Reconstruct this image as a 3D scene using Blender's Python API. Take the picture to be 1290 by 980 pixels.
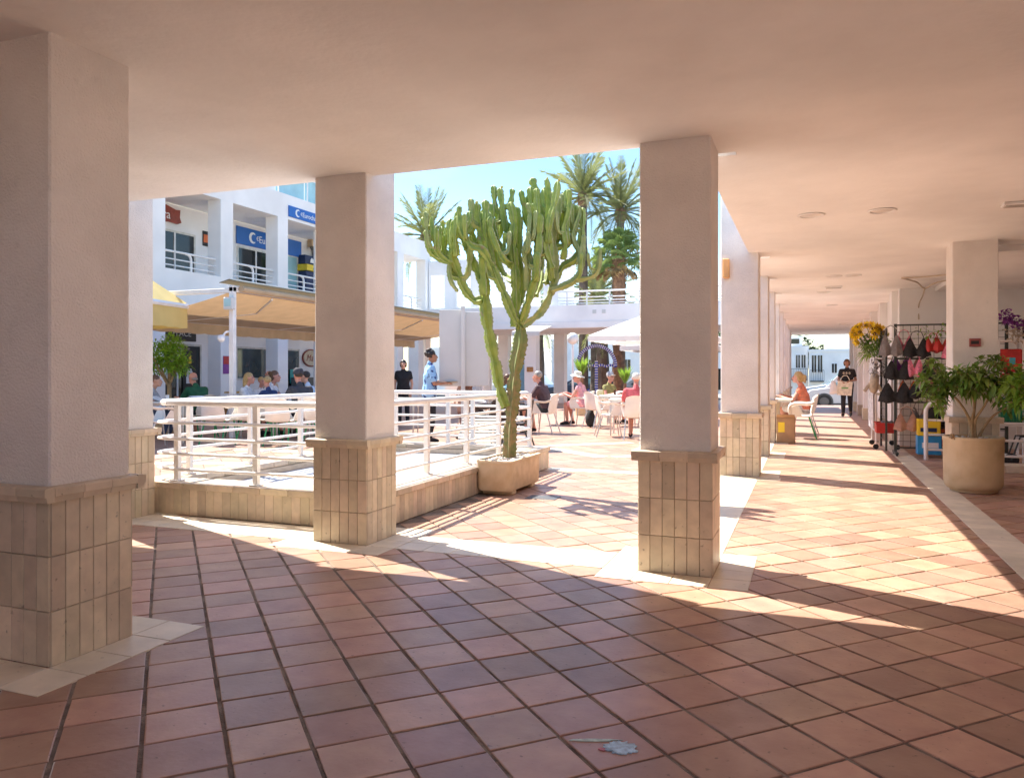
import bpy, bmesh, math, random
from mathutils import Vector, Matrix, noise as mnoise
R = math.radians
random.seed(7)
SC = bpy.context.scene
COL = SC.collection
for o in list(bpy.data.objects): bpy.data.objects.remove(o)

# ------------------------------------------------------------------ camera, sky, sun, exposure
cd = bpy.data.cameras.new("camera"); cam = bpy.data.objects.new("camera", cd); COL.objects.link(cam)
cam.location = (0, 0, 1.27); cam.rotation_euler = (R(90), 0, R(20.95))
cd.sensor_width = 36; cd.lens = 27.15; cd.shift_y = -0.0155; cd.clip_start = 0.05; cd.clip_end = 3000
SC.camera = cam
SUN = Vector((-.662, .265, 1)).normalized()          # towards the sun
SUN_EL = math.asin(SUN.z)
w = bpy.data.worlds.new("World"); SC.world = w; w.use_nodes = True
nt = w.node_tree; bg = nt.nodes["Background"]; bg.inputs[1].default_value = 0.15
sky = nt.nodes.new("ShaderNodeTexSky"); sky.sky_type = 'NISHITA'; sky.sun_disc = False
sky.sun_elevation = SUN_EL; sky.sun_rotation = math.atan2(SUN.x, SUN.y); sky.air_density = 1.0; sky.dust_density = .6
tc = nt.nodes.new("ShaderNodeTexCoord"); mp = nt.nodes.new("ShaderNodeMapping"); mp.inputs['Scale'].default_value = (1, 1, 2.6)
nz = nt.nodes.new("ShaderNodeTexNoise"); nz.inputs['Scale'].default_value = 3.2; nz.inputs['Detail'].default_value = 7; nz.inputs['Roughness'].default_value = .58
rp = nt.nodes.new("ShaderNodeValToRGB"); rp.color_ramp.elements[0].position = .50; rp.color_ramp.elements[1].position = .78
mx = nt.nodes.new("ShaderNodeMix"); mx.data_type = 'RGBA'; mx.inputs[7].default_value = (.96, 1.0, 1.04, 1)
L = nt.links.new
L(tc.outputs['Generated'], mp.inputs[0]); L(mp.outputs[0], nz.inputs[0]); L(nz.outputs[0], rp.inputs[0]); L(rp.outputs[0], mx.inputs[0])
hs = nt.nodes.new('ShaderNodeHueSaturation'); hs.inputs['Saturation'].default_value = 1.3; hs.inputs['Value'].default_value = .36; L(sky.outputs[0], hs.inputs['Color']); L(hs.outputs[0], mx.inputs[6]); L(mx.outputs[2], bg.inputs[0])
sl = bpy.data.lights.new("sun", 'SUN'); sl.energy = 2.0; sl.angle = R(.5); sl.color = (1, .94, .845)
so = bpy.data.objects.new("sun", sl); COL.objects.link(so); so.rotation_euler = SUN.to_track_quat('Z', 'Y').to_euler(); so.location = (-20, 8, 40)
SC.view_settings.view_transform = 'Standard'; SC.view_settings.look = 'None'; SC.view_settings.gamma = 1
SC.view_settings.use_curve_mapping = False; SC.view_settings.exposure = 2.64
SC.cycles.use_denoising = True
SC.cycles.max_bounces = 10; SC.cycles.diffuse_bounces = 7; SC.cycles.glossy_bounces = 4; SC.cycles.transparent_max_bounces = 8
SC.cycles.sample_clamp_indirect = 8; SC.cycles.caustics_reflective = False; SC.cycles.caustics_refractive = False

# ------------------------------------------------------------------ materials
def M(name, col, rough=.6, var=.12, scale=6., bump=0., bscale=80., metal=0., rnd=0., island=0., spec=.5, col2=None, lo=.35, hi=.65, trans=0., emit=0., alpha=1., dist=.02, detail=5):
    m = bpy.data.materials.new(name); m.use_nodes = True; t = m.node_tree; N = t.nodes; K = t.links.new
    p = N["Principled BSDF"]; p.inputs['Roughness'].default_value = rough; p.inputs['Metallic'].default_value = metal
    p.inputs['Specular IOR Level'].default_value = spec
    g = N.new("ShaderNodeNewGeometry")
    n1 = N.new("ShaderNodeTexNoise"); n1.inputs['Scale'].default_value = scale; n1.inputs['Detail'].default_value = detail
    K(g.outputs['Position'], n1.inputs[0])
    r = N.new("ShaderNodeValToRGB"); K(n1.outputs[0], r.inputs[0])
    c2 = col2 if col2 else tuple(c * (1 - var * 1.4) for c in col)
    c1 = col if col2 else tuple(min(1, c * (1 + var)) for c in col)
    r.color_ramp.elements[0].position = lo; r.color_ramp.elements[1].position = hi
    r.color_ramp.elements[0].color = (*c2, 1); r.color_ramp.elements[1].color = (*c1, 1)
    out = r.outputs[0]
    if rnd or island:
        h = N.new("ShaderNodeHueSaturation"); mr = N.new("ShaderNodeMapRange"); mh = N.new("ShaderNodeMapRange")
        a = rnd or island; hu = .03 if name.startswith('terracotta') else .05
        if rnd: src = N.new("ShaderNodeObjectInfo").outputs['Random']
        else: src = g.outputs['Random Per Island']
        mr.inputs['To Min'].default_value = 1 - a; mr.inputs['To Max'].default_value = 1 + a
        fr = N.new("ShaderNodeMath"); fr.operation = 'MULTIPLY'; fr.inputs[1].default_value = 7.31
        ff = N.new("ShaderNodeMath"); ff.operation = 'FRACT'
        K(src, mr.inputs[0]); K(src, fr.inputs[0]); K(fr.outputs[0], ff.inputs[0]); K(ff.outputs[0], mh.inputs[0])
        mh.inputs['To Min'].default_value = .5 - a * hu * 1.6; mh.inputs['To Max'].default_value = .5 + a * hu
        K(mr.outputs[0], h.inputs['Value']); K(mh.outputs[0], h.inputs['Hue']); K(out, h.inputs['Color']); out = h.outputs[0]
    K(out, p.inputs['Base Color'])
    if bump:
        n2 = N.new("ShaderNodeTexNoise"); n2.inputs['Scale'].default_value = bscale; n2.inputs['Detail'].default_value = 4
        K(g.outputs['Position'], n2.inputs[0])
        b = N.new("ShaderNodeBump"); b.inputs['Strength'].default_value = bump; b.inputs['Distance'].default_value = dist
        K(n2.outputs[0], b.inputs['Height']); K(b.outputs[0], p.inputs['Normal'])
    if trans: 
        p.inputs['Transmission Weight'].default_value = trans
    if alpha < 1: p.inputs['Alpha'].default_value = alpha
    if emit:
        p.inputs['Emission Color'].default_value = (*col, 1); p.inputs['Emission Strength'].default_value = emit
    m['out'] = 1
    return m

def wear(m, big=.16, spots=.5, sscale=38., lim=.66):         # worn lighter and dirtier patches, and small dark spots
    t = m.node_tree; N = t.nodes; K = t.links.new; p = N["Principled BSDF"]; src = p.inputs['Base Color'].links[0].from_socket
    g = N.new("ShaderNodeNewGeometry"); n1 = N.new("ShaderNodeTexNoise"); n1.inputs['Scale'].default_value = 1.3; n1.inputs['Detail'].default_value = 6; n1.inputs['Roughness'].default_value = .65
    n2 = N.new("ShaderNodeTexNoise"); n2.inputs['Scale'].default_value = sscale; n2.inputs['Detail'].default_value = 3
    K(g.outputs['Position'], n1.inputs[0]); K(g.outputs['Position'], n2.inputs[0])
    r1 = N.new("ShaderNodeMapRange"); r1.inputs['From Min'].default_value = .3; r1.inputs['From Max'].default_value = .7; r1.inputs['To Min'].default_value = 1-big; r1.inputs['To Max'].default_value = 1+big*.7
    r2 = N.new("ShaderNodeMapRange"); r2.inputs['From Min'].default_value = lim; r2.inputs['From Max'].default_value = lim+.08; r2.inputs['To Min'].default_value = 1; r2.inputs['To Max'].default_value = 1-spots
    mu = N.new("ShaderNodeMath"); mu.operation = 'MULTIPLY'; K(n1.outputs[0], r1.inputs[0]); K(n2.outputs[0], r2.inputs[0]); K(r1.outputs[0], mu.inputs[0]); K(r2.outputs[0], mu.inputs[1])
    vm = N.new("ShaderNodeVectorMath"); vm.operation = 'SCALE'; K(src, vm.inputs[0]); K(mu.outputs[0], vm.inputs['Scale']); K(vm.outputs[0], p.inputs['Base Color'])
    rr = N.new("ShaderNodeMapRange"); rr.inputs['To Min'].default_value = p.inputs['Roughness'].default_value+.14; rr.inputs['To Max'].default_value = p.inputs['Roughness'].default_value-.06
    K(n1.outputs[0], rr.inputs[0]); K(rr.outputs[0], p.inputs['Roughness']); return m
def translucent(m, col, f=.4):
    t = m.node_tree; N = t.nodes; K = t.links.new; p = N["Principled BSDF"]
    tr = N.new("ShaderNodeBsdfTranslucent"); tr.inputs[0].default_value = (*col, 1)
    ms = N.new("ShaderNodeMixShader"); ms.inputs[0].default_value = f
    o = [n for n in N if n.type == 'OUTPUT_MATERIAL'][0]
    K(p.outputs[0], ms.inputs[1]); K(tr.outputs[0], ms.inputs[2]); K(ms.outputs[0], o.inputs[0])
    return m

m_plaster = M("plaster", (.82,.775,.735), .75, .06, 2.2, .9, 95, dist=.009)
m_ceil = M("ceiling_paint", (.88, .87, .855), .8, .07, .7, .3, 22, dist=.012)
m_white = M("white_paint", (.80, .79, .78), .6, .05, 1.5, .12, 60, dist=.01)
m_whiteb = M("white_render", (.88, .87, .86), .7, .05, .8, .2, 50, dist=.01)
m_dado = M("dado_tile", (.61, .51, .375), .40, .06, 14, .12, 60, rnd=.17, dist=.004)
m_dado_i = M("dado_tile_field", (.61, .51, .375), .40, .06, 14, .12, 60, island=.17, dist=.004)
m_dgrout = M("dado_grout", (.40, .31, .20), .85, .25, 25)
m_cream = M("cream_tile", (.77, .69, .54), .38, .08, 5, .06, 60, rnd=.07, dist=.003)
m_cream_i = M("cream_tile_field", (.77, .69, .54), .38, .08, 5, .06, 60, island=.07, dist=.003)
TER = (.50, .305, .205)
def terr(name, **k): return M(name, TER, .36, .2, 7, .22, 45, dist=.006, spec=.55, col2=(.40, .225, .155), lo=.25, hi=.7, **k)
m_terr = terr("terracotta", rnd=.26); m_terr_i = terr("terracotta_field", island=.2)
wear(m_terr); wear(m_terr_i); wear(m_dado, .12, .45, 30, .68); wear(m_dado_i, .12, .45, 30, .68); wear(m_cream, .1, .4, 26, .67); wear(m_cream_i, .1, .4, 26, .67); wear(m_plaster, .07, .06, 9, .66); wear(m_ceil, .045, .05, 60, .70)
m_grout = M("floor_grout", (.31, .25, .195), .95, .3, 6, .6, 90, col2=(.17, .125, .095), lo=.42, hi=.62)
m_rail = M("rail_paint", (.82, .80, .78), .4, .05, 5)
m_plastic = M("white_plastic", (.82, .79, .72), .42, .05, 4)
m_alu = M("aluminium", (.62, .62, .62), .35, .08, 20, metal=.8)
m_green_leg = M("green_metal", (.03, .28, .10), .45, .1, 10)
m_dark = M("dark_metal", (.035, .045, .04), .45, .2, 20)
m_black = M("black_cloth", (.018, .018, .02), .8, .3, 30, .3, 200)
m_glass = M("window_glass", (.03, .05, .055), .06, .35, .8, spec=.9)
m_glassb = M("bright_glass", (.35, .58, .62), .1, .15, 1.0, spec=.8)
m_glassdk = M("dark_glass", (.012, .014, .013), .08, .5, 1.6, spec=.7)
m_tan = translucent(M("tan_canvas", (.60, .45, .29), .85, .08, 3, .2, 200), (.5, .32, .17), .2)
m_yel = translucent(M("yellow_canvas", (.78, .64, .28), .85, .06, 3, .2, 200), (.8, .6, .2), .35)
m_wcanvas = translucent(M("white_canvas", (.82, .81, .79), .85, .04, 3), (.8, .8, .78), .3)
m_stone = M("concrete_planter", (.72, .58, .40), .85, .18, 7, .5, 140, dist=.006, col2=(.58, .45, .28))
m_stone2 = M("round_concrete", (.66, .52, .33), .85, .2, 4, .5, 140, dist=.006, col2=(.52, .38, .21), lo=.3, hi=.6)
m_pebble = M("white_pebbles", (.70, .66, .60), .7, .1, 10, rnd=.15, island=.0)
m_pebble_i = M("white_pebble_field", (.70, .66, .60), .7, .1, 10, island=.2)
m_soil = M("soil", (.10, .07, .045), .95, .3, 30, .8, 60)
m_blue = M("blue_sign", (.012, .13, .48), .4, .04, 3)
m_signw = M("sign_white", (.82, .83, .84), .5, .02, 5)
m_navy = M("navy", (.015, .03, .10), .5, .1, 5)
m_yell = M("yellow_plastic", (.85, .60, .03), .4, .05, 5)
m_brownsign = M("red_brown_sign", (.28, .05, .03), .5, .15, 8)
m_blacksign = M("black_sign", (.02, .018, .018), .5, .2, 8)
m_grey = M("grey_panel", (.62, .63, .61), .5, .03, 2)
m_greydk = M("dark_grey", (.10, .10, .10), .5, .15, 8)
m_orange = M("orange", (.75, .17, .05), .5, .1, 6)
m_purple = M("purple", (.22, .04, .28), .5, .1, 10)
m_red = M("red", (.50, .03, .025), .5, .15, 8)
m_pink = M("pink", (.75, .22, .30), .7, .15, 12)
m_wood = M("wood", (.45, .22, .07), .6, .2, 12)
m_woody = M("yellow_wood", (.62, .33, .05), .6, .15, 12)
m_card = M("cardboard", (.42, .25, .13), .8, .1, 6)
m_skyb = M("sky_blue_paint", (.25, .50, .72), .4, .06, 2)
m_asph = M("asphalt", (.055, .055, .058), .9, .2, 3, .4, 80)
m_pave = M("paving", (.34, .32, .29), .9, .15, 1, .2, 40)
m_bounce_paving = M("bounce_paving", (.52,.46,.39), .9, .1, 1, .2, 40)  # for the unseen rear ground, pale so it bounces sunlight into the arcade
m_sand = M("dry_ground", (.26, .24, .19), .95, .2, .1)
m_slab = M("pale_roof_sheet", (.34, .36, .40), .6, .06, 2)
def person_mats():
    d = {}
    def c(n, col, **k): d[n] = M(n, col, k.pop('rough', .85), k.pop('var', .14), k.pop('scale', 14), .25, 120, dist=.004, **k)
    c('skin', (.56, .31, .21), rough=.5, var=.08); c('skin_tan', (.40, .20, .12), rough=.5, var=.08); c('skin_red', (.60, .28, .20), rough=.5, var=.08)
    c('hair_dark', (.025, .017, .012), rough=.5, scale=60); c('hair_blond', (.48, .31, .13), rough=.5, scale=60); c('hair_grey', (.30, .27, .24), rough=.5, scale=60); c('hair_white', (.70, .66, .60), rough=.5, scale=60); c('hair_brown', (.12, .06, .03), rough=.5, scale=60)
    c('shirt_brown', (.085, .045, .048)); c('shirt_green', (.012, .10, .045)); c('shirt_white', (.72, .70, .70)); c('shirt_pink', (.75, .36, .38)); c('shirt_red', (.62, .12, .13)); c('shirt_dark', (.05, .05, .06)); c('shirt_black', (.016, .016, .018)); c('shirt_navy', (.03, .05, .14)); c('shirt_blue', (.50, .60, .72)); c('shirt_coral', (.70, .22, .13)); c('shirt_grey', (.42, .42, .44)); c('shirt_aqua', (.35, .62, .68)); c('apron', (.16, .07, .05)); c('olive', (.30, .28, .10))
    c('shorts_dark', (.025, .025, .03)); c('trousers_dark', (.02, .02, .026)); c('jeans', (.05, .08, .15)); c('shorts_pink', (.70, .30, .30)); c('beige', (.50, .42, .32))
    c('shoe', (.03, .028, .028)); c('shoe_grey', (.16, .16, .16)); c('lip', (.42, .12, .10)); c('eye', (.02, .015, .012)); c('straw', (.80, .74, .60))
    d['floral'] = M('floral', (.28, .52, .80), .8, .1, 13, col2=(.02, .05, .20), lo=.40, hi=.46, detail=2)
    return d
PM = person_mats()

# ------------------------------------------------------------------ mesh helpers
class G:
    def __init__(s): s.v = []; s.f = []; s.a = []
    def add(s, vs, fs):
        n = len(s.v); s.v += [tuple(x) for x in vs]; s.f += [tuple(i + n for i in f) for f in fs]; return s
    def box(s, x0, y0, z0, x1, y1, z1):
        return s.add([(x0,y0,z0),(x1,y0,z0),(x1,y1,z0),(x0,y1,z0),(x0,y0,z1),(x1,y0,z1),(x1,y1,z1),(x0,y1,z1)],
                     [(0,3,2,1),(4,5,6,7),(0,1,5,4),(1,2,6,5),(2,3,7,6),(3,0,4,7)])
    def cbox(s, x0, y0, z0, x1, y1, z1, b=.01):
        pts = []
        for x, sx in ((x0,1),(x1,-1)):
            for y, sy in ((y0,1),(y1,-1)):
                for z, sz in ((z0,1),(z1,-1)):
                    pts += [(x+sx*b,y+sy*b,z),(x+sx*b,y,z+sz*b),(x,y+sy*b,z+sz*b)]
        return s.hull(pts)
    def hull(s, pts):
        bm = bmesh.new()
        for p in pts: bm.verts.new(p)
        r = bmesh.ops.convex_hull(bm, input=bm.verts, use_existing_faces=False)
        bm.verts.ensure_lookup_table(); bm.verts.index_update()
        used = [v for v in bm.verts if v.link_faces]
        ix = {v: i for i, v in enumerate(used)}
        s.add([v.co for v in used], [[ix[v] for v in f.verts] for f in bm.faces]); bm.free(); return s
    def blob(s, spheres, lat=4, lon=8):          # convex hull of spheres (centre, radius)
        pts = []
        for c, r in spheres:
            c = Vector(c); rr = r if isinstance(r, (tuple, list)) else (r, r, r)
            pts += [c + Vector((0,0,rr[2])), c - Vector((0,0,rr[2]))]
            for i in range(1, lat):
                a = math.pi * i / lat
                for j in range(lon):
                    b = 2*math.pi*j/lon
                    pts.append(c + Vector((rr[0]*math.sin(a)*math.cos(b), rr[1]*math.sin(a)*math.sin(b), rr[2]*math.cos(a))))
        return s.hull(pts)
    def tube(s, path, r, n=8, cap=True, prof=None, closed=False):
        P_ = [Vector(p) for p in path]; k = len(P_)
        rs = r if isinstance(r, (list, tuple)) else [r]*k
        up = None; rings = []
        for i in range(k):
            t = (P_[min(i+1,k-1)] - P_[max(i-1,0)]).normalized()
            if up is None: up = t.orthogonal().normalized() if abs(t.z) > .99 else Vector((0,0,1)).cross(t).normalized()
            up = (up - t*up.dot(t)); up = up.normalized() if up.length > 1e-6 else t.orthogonal().normalized()
            sd = t.cross(up)
            ring = []
            for j in range(n):
                a = 2*math.pi*j/n; q = prof(j/n, i/(k-1)) if prof else 1
                if isinstance(q, tuple): ring.append(P_[i] + up*q[0]*rs[i] + sd*q[1]*rs[i])
                else: ring.append(P_[i] + (up*math.cos(a) + sd*math.sin(a))*rs[i]*q)
            rings.append(ring)
        fs = []
        for i in range(k-1):
            for j in range(n): fs.append((i*n+j, i*n+(j+1)%n, (i+1)*n+(j+1)%n, (i+1)*n+j))
        if cap: fs.append(tuple(range(n-1,-1,-1))); fs.append(tuple((k-1)*n+j for j in range(n)))
        return s.add([v for rr in rings for v in rr], fs)
    def lathe(s, prof, n=24, c=(0,0,0), caps=True):
        vs = [(c[0]+r*math.cos(2*math.pi*j/n), c[1]+r*math.sin(2*math.pi*j/n), c[2]+z) for r, z in prof for j in range(n)]
        k = len(prof)
        fs = [(i*n+j, i*n+(j+1)%n, (i+1)*n+(j+1)%n, (i+1)*n+j) for i in range(k-1) for j in range(n)]
        if caps: fs += [tuple(range(n-1,-1,-1)), tuple((k-1)*n+j for j in range(n))]
        return s.add(vs, fs)
    def prism(s, poly, h0, h1, axis='z'):
        n = len(poly)
        def m(p, h): return {'z': (p[0],p[1],h), 'y': (p[0],h,p[1]), 'x': (h,p[0],p[1])}[axis]
        vs = [m(p,h0) for p in poly] + [m(p,h1) for p in poly]
        return s.add(vs, [tuple(range(n-1,-1,-1)), tuple(range(n,2*n))] + [(i,(i+1)%n,n+(i+1)%n,n+i) for i in range(n)])
    def mesh(s, name, mat, smooth=False, fix=True):
        me = bpy.data.meshes.new(name); me.from_pydata(s.v, [], s.f)
        if fix:
            bm = bmesh.new(); bm.from_mesh(me); bmesh.ops.recalc_face_normals(bm, faces=bm.faces); bm.to_mesh(me); bm.free()
        me.materials.append(mat)
        if smooth:
            me.shade_smooth()
            if smooth != 'all': me.set_sharp_from_angle(angle=R(40))
        return me
def link(name, me, parent=None, loc=(0,0,0), rz=0):
    o = bpy.data.objects.new(name, me); COL.objects.link(o); o.location = loc; o.rotation_euler = (0,0,rz)
    if parent: o.parent = parent
    return o
def part(name, g, mat, parent=None, smooth=False, off=None, label=None, fix=True):
    if off: g.v = [(x-off[0], y-off[1], z-off[2]) for x,y,z in g.v]
    o = link(name, g.mesh(name, mat, smooth, fix), parent)
    if label: o['label'] = label
    return o
def thing(name, label, cat, loc=(0,0,0), rz=0, group=None):
    o = link(name, None, None, loc, rz); o['label'] = label; o['category'] = cat
    if group: o['group'] = group
    return o
def tag(o, label, cat, group=None):
    o['label'] = label; o['category'] = cat
    if group: o['group'] = group
    return o
def struct(o, kind='structure'): o['kind'] = kind; return o
def copy_tree(o, loc, rz=None, label=None, parent=None):
    c = o.copy(); COL.objects.link(c)
    if parent: c.parent = parent
    else:
        c.location = loc
        if rz is not None: c.rotation_euler = (0,0,rz)
        if label: c['label'] = label
    for ch in KIDS.get(o.name) or list(o.children): copy_tree(ch, None, parent=c)
    return c
KIDS = {}
def text(name, s, size, mat, parent, loc, rot, depth=.004, align='LEFT', label=None, shear=0):
    cu = bpy.data.curves.new(name, 'FONT'); cu.body = s; cu.size = size; cu.extrude = depth; cu.align_x = align; cu.shear = shear; cu.resolution_u = 3
    ob = bpy.data.objects.new(name, cu); me = bpy.data.meshes.new_from_object(ob); bpy.data.objects.remove(ob)
    me.materials.clear(); me.materials.append(mat)
    o = link(name, me, parent, loc); o.rotation_euler = rot
    if label: o['label'] = label
    return o
ROTX = (R(90), 0, R(90))       # lettering on a wall that faces +X
def spline(pts, n=6):
    P_ = [Vector(p) for p in pts]; out = []
    for i in range(len(P_)-1):
        p0 = P_[max(i-1,0)]; p1 = P_[i]; p2 = P_[i+1]; p3 = P_[min(i+2,len(P_)-1)]
        for k in range(n):
            t = k/n; out.append(.5*((2*p1) + (p2-p0)*t + (2*p0-5*p1+4*p2-p3)*t*t + (3*p1-p0-3*p2+p3)*t**3))
    out.append(P_[-1]); return out

# ------------------------------------------------------------------ setting: ground, floors, ceiling
ZG = -.16
g = G(); g.add([(-900,-900,ZG-2.4),(900,-900,ZG-2.4),(900,1500,ZG-2.4),(-900,1500,ZG-2.4)],[(0,1,2,3)]); struct(part('ground', g, m_sand))
C45 = math.sqrt(.5)
def far_tiles():                                    # beyond the laid tiles: the same paving as a material
    m = bpy.data.materials.new("terracotta_far"); m.use_nodes = True; t = m.node_tree; N = t.nodes; K = t.links.new; p = N["Principled BSDF"]
    ge = N.new("ShaderNodeNewGeometry"); mp_ = N.new("ShaderNodeMapping"); mp_.inputs['Rotation'].default_value = (0,0,R(45))
    br = N.new("ShaderNodeTexBrick"); br.offset = 0; br.inputs['Scale'].default_value = 1; br.inputs['Brick Width'].default_value = .262; br.inputs['Row Height'].default_value = .267; br.inputs['Mortar Size'].default_value = .006
    br.inputs['Color1'].default_value = (.48,.285,.21,1); br.inputs['Color2'].default_value = (.38,.215,.155,1); br.inputs['Mortar'].default_value = (.40,.33,.27,1)
    K(ge.outputs['Position'], mp_.inputs[0]); K(mp_.outputs[0], br.inputs[0]); K(br.outputs[0], p.inputs['Base Color']); p.inputs['Roughness'].default_value = .5
    return m
m_far = far_tiles()
NX0, NX1, NY0, NY1 = -9.0, 5.0, -4.7, 16.0           # the area laid tile by tile
floor = struct(part('arcade_floor', G().box(NX0, NY0, -.1, NX1, NY1, -.0055), m_grout))
g = G(); g.box(-17, NY0, -.1, NX0, 33, 0); g.box(NX0, NY1, -.1, 5.2, 33, 0); struct(part('plaza_paving', g, m_far)); struct(part('rear_bounce_paving', G().box(-30,-24,-.1,5.2,NY0,-.012).box(5.2,-24,-.1,30,20,-.012), m_bounce_paving))  # rear paving is unseen, added to bounce sunlight under the ceiling
TA, TB, PA, PB = .2535, .254, .267, .262
def t2w(a, b): return ((a-b)*C45, (a+b)*C45)
def project(x, y, z=0):
    s, c = math.sin(R(20.95)), math.cos(R(20.95)); f = -s*x+c*y; r = c*x+s*y
    return (r/f*973+645, 470-(z-1.27)/f*973, f) if f > .2 else None
def cream_cover(x, y):
    for cx, cy in PADS:
        if abs(x-cx) < .3 and abs(y-cy) < .3: return True
    return False
PADS = [(-3.26,5.137),(-.785,5.137),(-3.285,2.615)]
ENC = (-5.78, 5.40, -3.24, 9.84)                     # raised light well with the railing
def laid(x, y):
    if ENC[0]-.05 < x < ENC[2]+.05 and ENC[1]-.05 < y < ENC[3]+.05: return False
    return NX0+.15 < x < NX1-.15 and NY0+.15 < y < NY1-.15
cells = []
for i in range(-40, 60):
    for j in range(-40, 60):
        a = -.0816 + PA*(i+.5); b = 2.663 + PB*(j+.5)
        x, y = t2w(a, b)
        if not laid(x, y): continue
        p = project(x, y); area = 0
        if p and -25 < p[0] < 1315 and p[1] < 1010 and not cream_cover(x, y) and not (x < -3.03 and y < 2.9):
            area = 1/p[2]**3
        cells.append((area, x, y))
cells.sort(reverse=True)
def tile_geo(g, x, y, rz, a, b, z, bev=.004, tx=0, ty=0, z0=-.03):
    c, s = math.cos(rz), math.sin(rz); vs = []
    for (k, zz) in ((0, z0), (0, z-bev*.45), (bev, z)):
        for sx, sy in ((-1,-1),(1,-1),(1,1),(-1,1)):
            u, v = sx*(a/2-k), sy*(b/2-k); t = (u*tx+v*ty) if zz > z0 else 0
            vs.append((x+u*c-v*s, y+u*s+v*c, zz+t))
    fs = [(8,9,10,11)] + [(k*4+i, k*4+(i+1)%4, k*4+4+(i+1)%4, k*4+4+i) for k in (0,1) for i in range(4)]
    g.add(vs, fs)
tile_me = []
for k in range(6):                                   # six slightly different tiles share their meshes
    g = G(); tile_geo(g, 0, 0, 0, TA-random.uniform(0,.004), TB-random.uniform(0,.004), random.uniform(-.001,.0012), random.uniform(.003,.0045), random.uniform(-.008,.008), random.uniform(-.008,.008))
    g.v = [(x+random.uniform(-.0016,.0016), y+random.uniform(-.0016,.0016), z) for x,y,z in g.v]
    tile_me.append(g.mesh('terracotta_tile', m_terr, fix=False))
for _, x, y in cells[:300]:
    o = link('terracotta_tile', random.choice(tile_me), floor, (x, y, 0), R(45)+R(random.uniform(-.25,.25)))
g = G()
for _, x, y in cells[300:]:
    tile_geo(g, x, y, R(45), TA-.002, TB-.002, random.uniform(-.001,.001), .004, random.uniform(-.006,.006), random.uniform(-.006,.006))
struct(part('terracotta_tile_field', g, m_terr_i, floor, fix=False), 'stuff')

# cream tile borders: pads round the columns and strips between them, laid 4 mm proud
CT = .2275
cream = []
def cream_rect(x0, y0, x1, y1, nx=None, ny=None):
    nx = nx or max(1, round((x1-x0)/CT)); ny = ny or max(1, round((y1-y0)/CT))
    for i in range(nx):
        for j in range(ny):
            cream.append((x0+(i+.5)*(x1-x0)/nx, y0+(j+.5)*(y1-y0)/ny, (x1-x0)/nx, (y1-y0)/ny))
COLS = [-8.21, -5.735, -3.26, -.785]
YC = 5.137
for cx, cy in [(-5.735,YC)]+PADS+[(-.785,YC+2.483*k) for k in range(2,5)]:
    cream_rect(cx-.4625, cy-.4525, cx+.4625, cy-.225, 4, 1); cream_rect(cx-.4625, cy+.225, cx+.4625, cy+.4525, 4, 1)
    cream_rect(cx-.4625, cy-.225, cx-.2325, cy+.225, 1, 2); cream_rect(cx+.2325, cy-.225, cx+.4625, cy+.225, 1, 2)
for a, b in zip(COLS[:-1], COLS[1:]): cream_rect(a+.4655, YC-.225, b-.4655, YC+.225, None, 2)
cream_rect(-.785-.23, YC+.4555, -.785+.23, YC+2*2.483-.4555, 2)
for k in range(2,6): cream_rect(-.785-.23, YC+2.483*k+(.4555 if k<5 else .23), -.785+.23, YC+2.483*(k+1)-(.4555 if k<4 else .23), 2)
cream_rect(1.24, 2.0, 1.50, 15.9, 1)
cream_rect(-3.22, 9.62, -.3+.0, 9.85, None, 1)
# diamonds of cream tile in the plaza paving
cream.sort(key=lambda c: -1/max(.3, (project(c[0],c[1]) or (0,0,50))[2])**3)
cme = {}
ci = G()
for k, (x, y, a, b) in enumerate(cream):
    if k < 290:
        key = (round(a,3), round(b,3))
        if key not in cme: gg = G(); tile_geo(gg, 0,0,0, a-.005, b-.005, .004, .003, z0=-.02); cme[key] = gg.mesh('cream_tile', m_cream, fix=False)
        link('cream_tile', cme[key], floor, (x,y,0))
    else: tile_geo(ci, x, y, 0, a-.005, b-.005, .004, .003, z0=-.02)
for k in range(7):                                   # long cream diamond line across the plaza
    pass
def cream_line(p, q, wd=.23):
    d = Vector(q)-Vector(p); n = max(1, round(d.length/.24)); an = math.atan2(d.y, d.x)
    for i in range(n):
        c = Vector(p)+d*(i+.5)/n; tile_geo(ci, c.x, c.y, an, d.length/n-.006, wd, .0045, .003, z0=-.02)
cream_line((-4.3,12.6),(-2.9,11.4)); cream_line((-2.75,11.5),(-1.3,12.7)); cream_line((-1.5,12.9),(-2.8,14.0)); cream_line((-3.0,13.95),(-4.2,12.85))
cream_line((-8.9,8.2),(-5.6,9.6)); cream_line((-8.9,10.4),(-5.7,10.4))
struct(part('cream_tile_field', ci, m_cream_i, floor, fix=False), 'stuff')

HC = 2.745
T = .35
g = G()
EX, EY = -.676, 5.03
g.box(-16, -.25, HC, EX, EY, HC+T); g.box(-16, -4.7, HC, -1.8, -.25, HC+T); g.box(4.8, -4.7, HC, 5.2, -.25, HC+T)                   # left arm and the corner; unseen gap behind the viewer added to admit sun
g.box(EX, -.25, HC, 5.2, YC-.22, HC+T)          # right part up to the first column
ys = [YC+2.483*k for k in [0]+list(range(2,11))]
for a, b in zip(ys, ys[1:]+[None]):
    y0 = a-.22
    g.box(-.45, y0, HC, 5.2, a+.285, HC+T)           # beside the column: open notch at its back corner
    g.box(EX, y0, HC, -.45, a+.215, HC+T)
    y1 = (b-.22) if b else 31.95
    g.box(EX, a+.285, HC, 5.2, y1, HC+T)
ceil = struct(part('ceiling', g, m_ceil))
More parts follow.
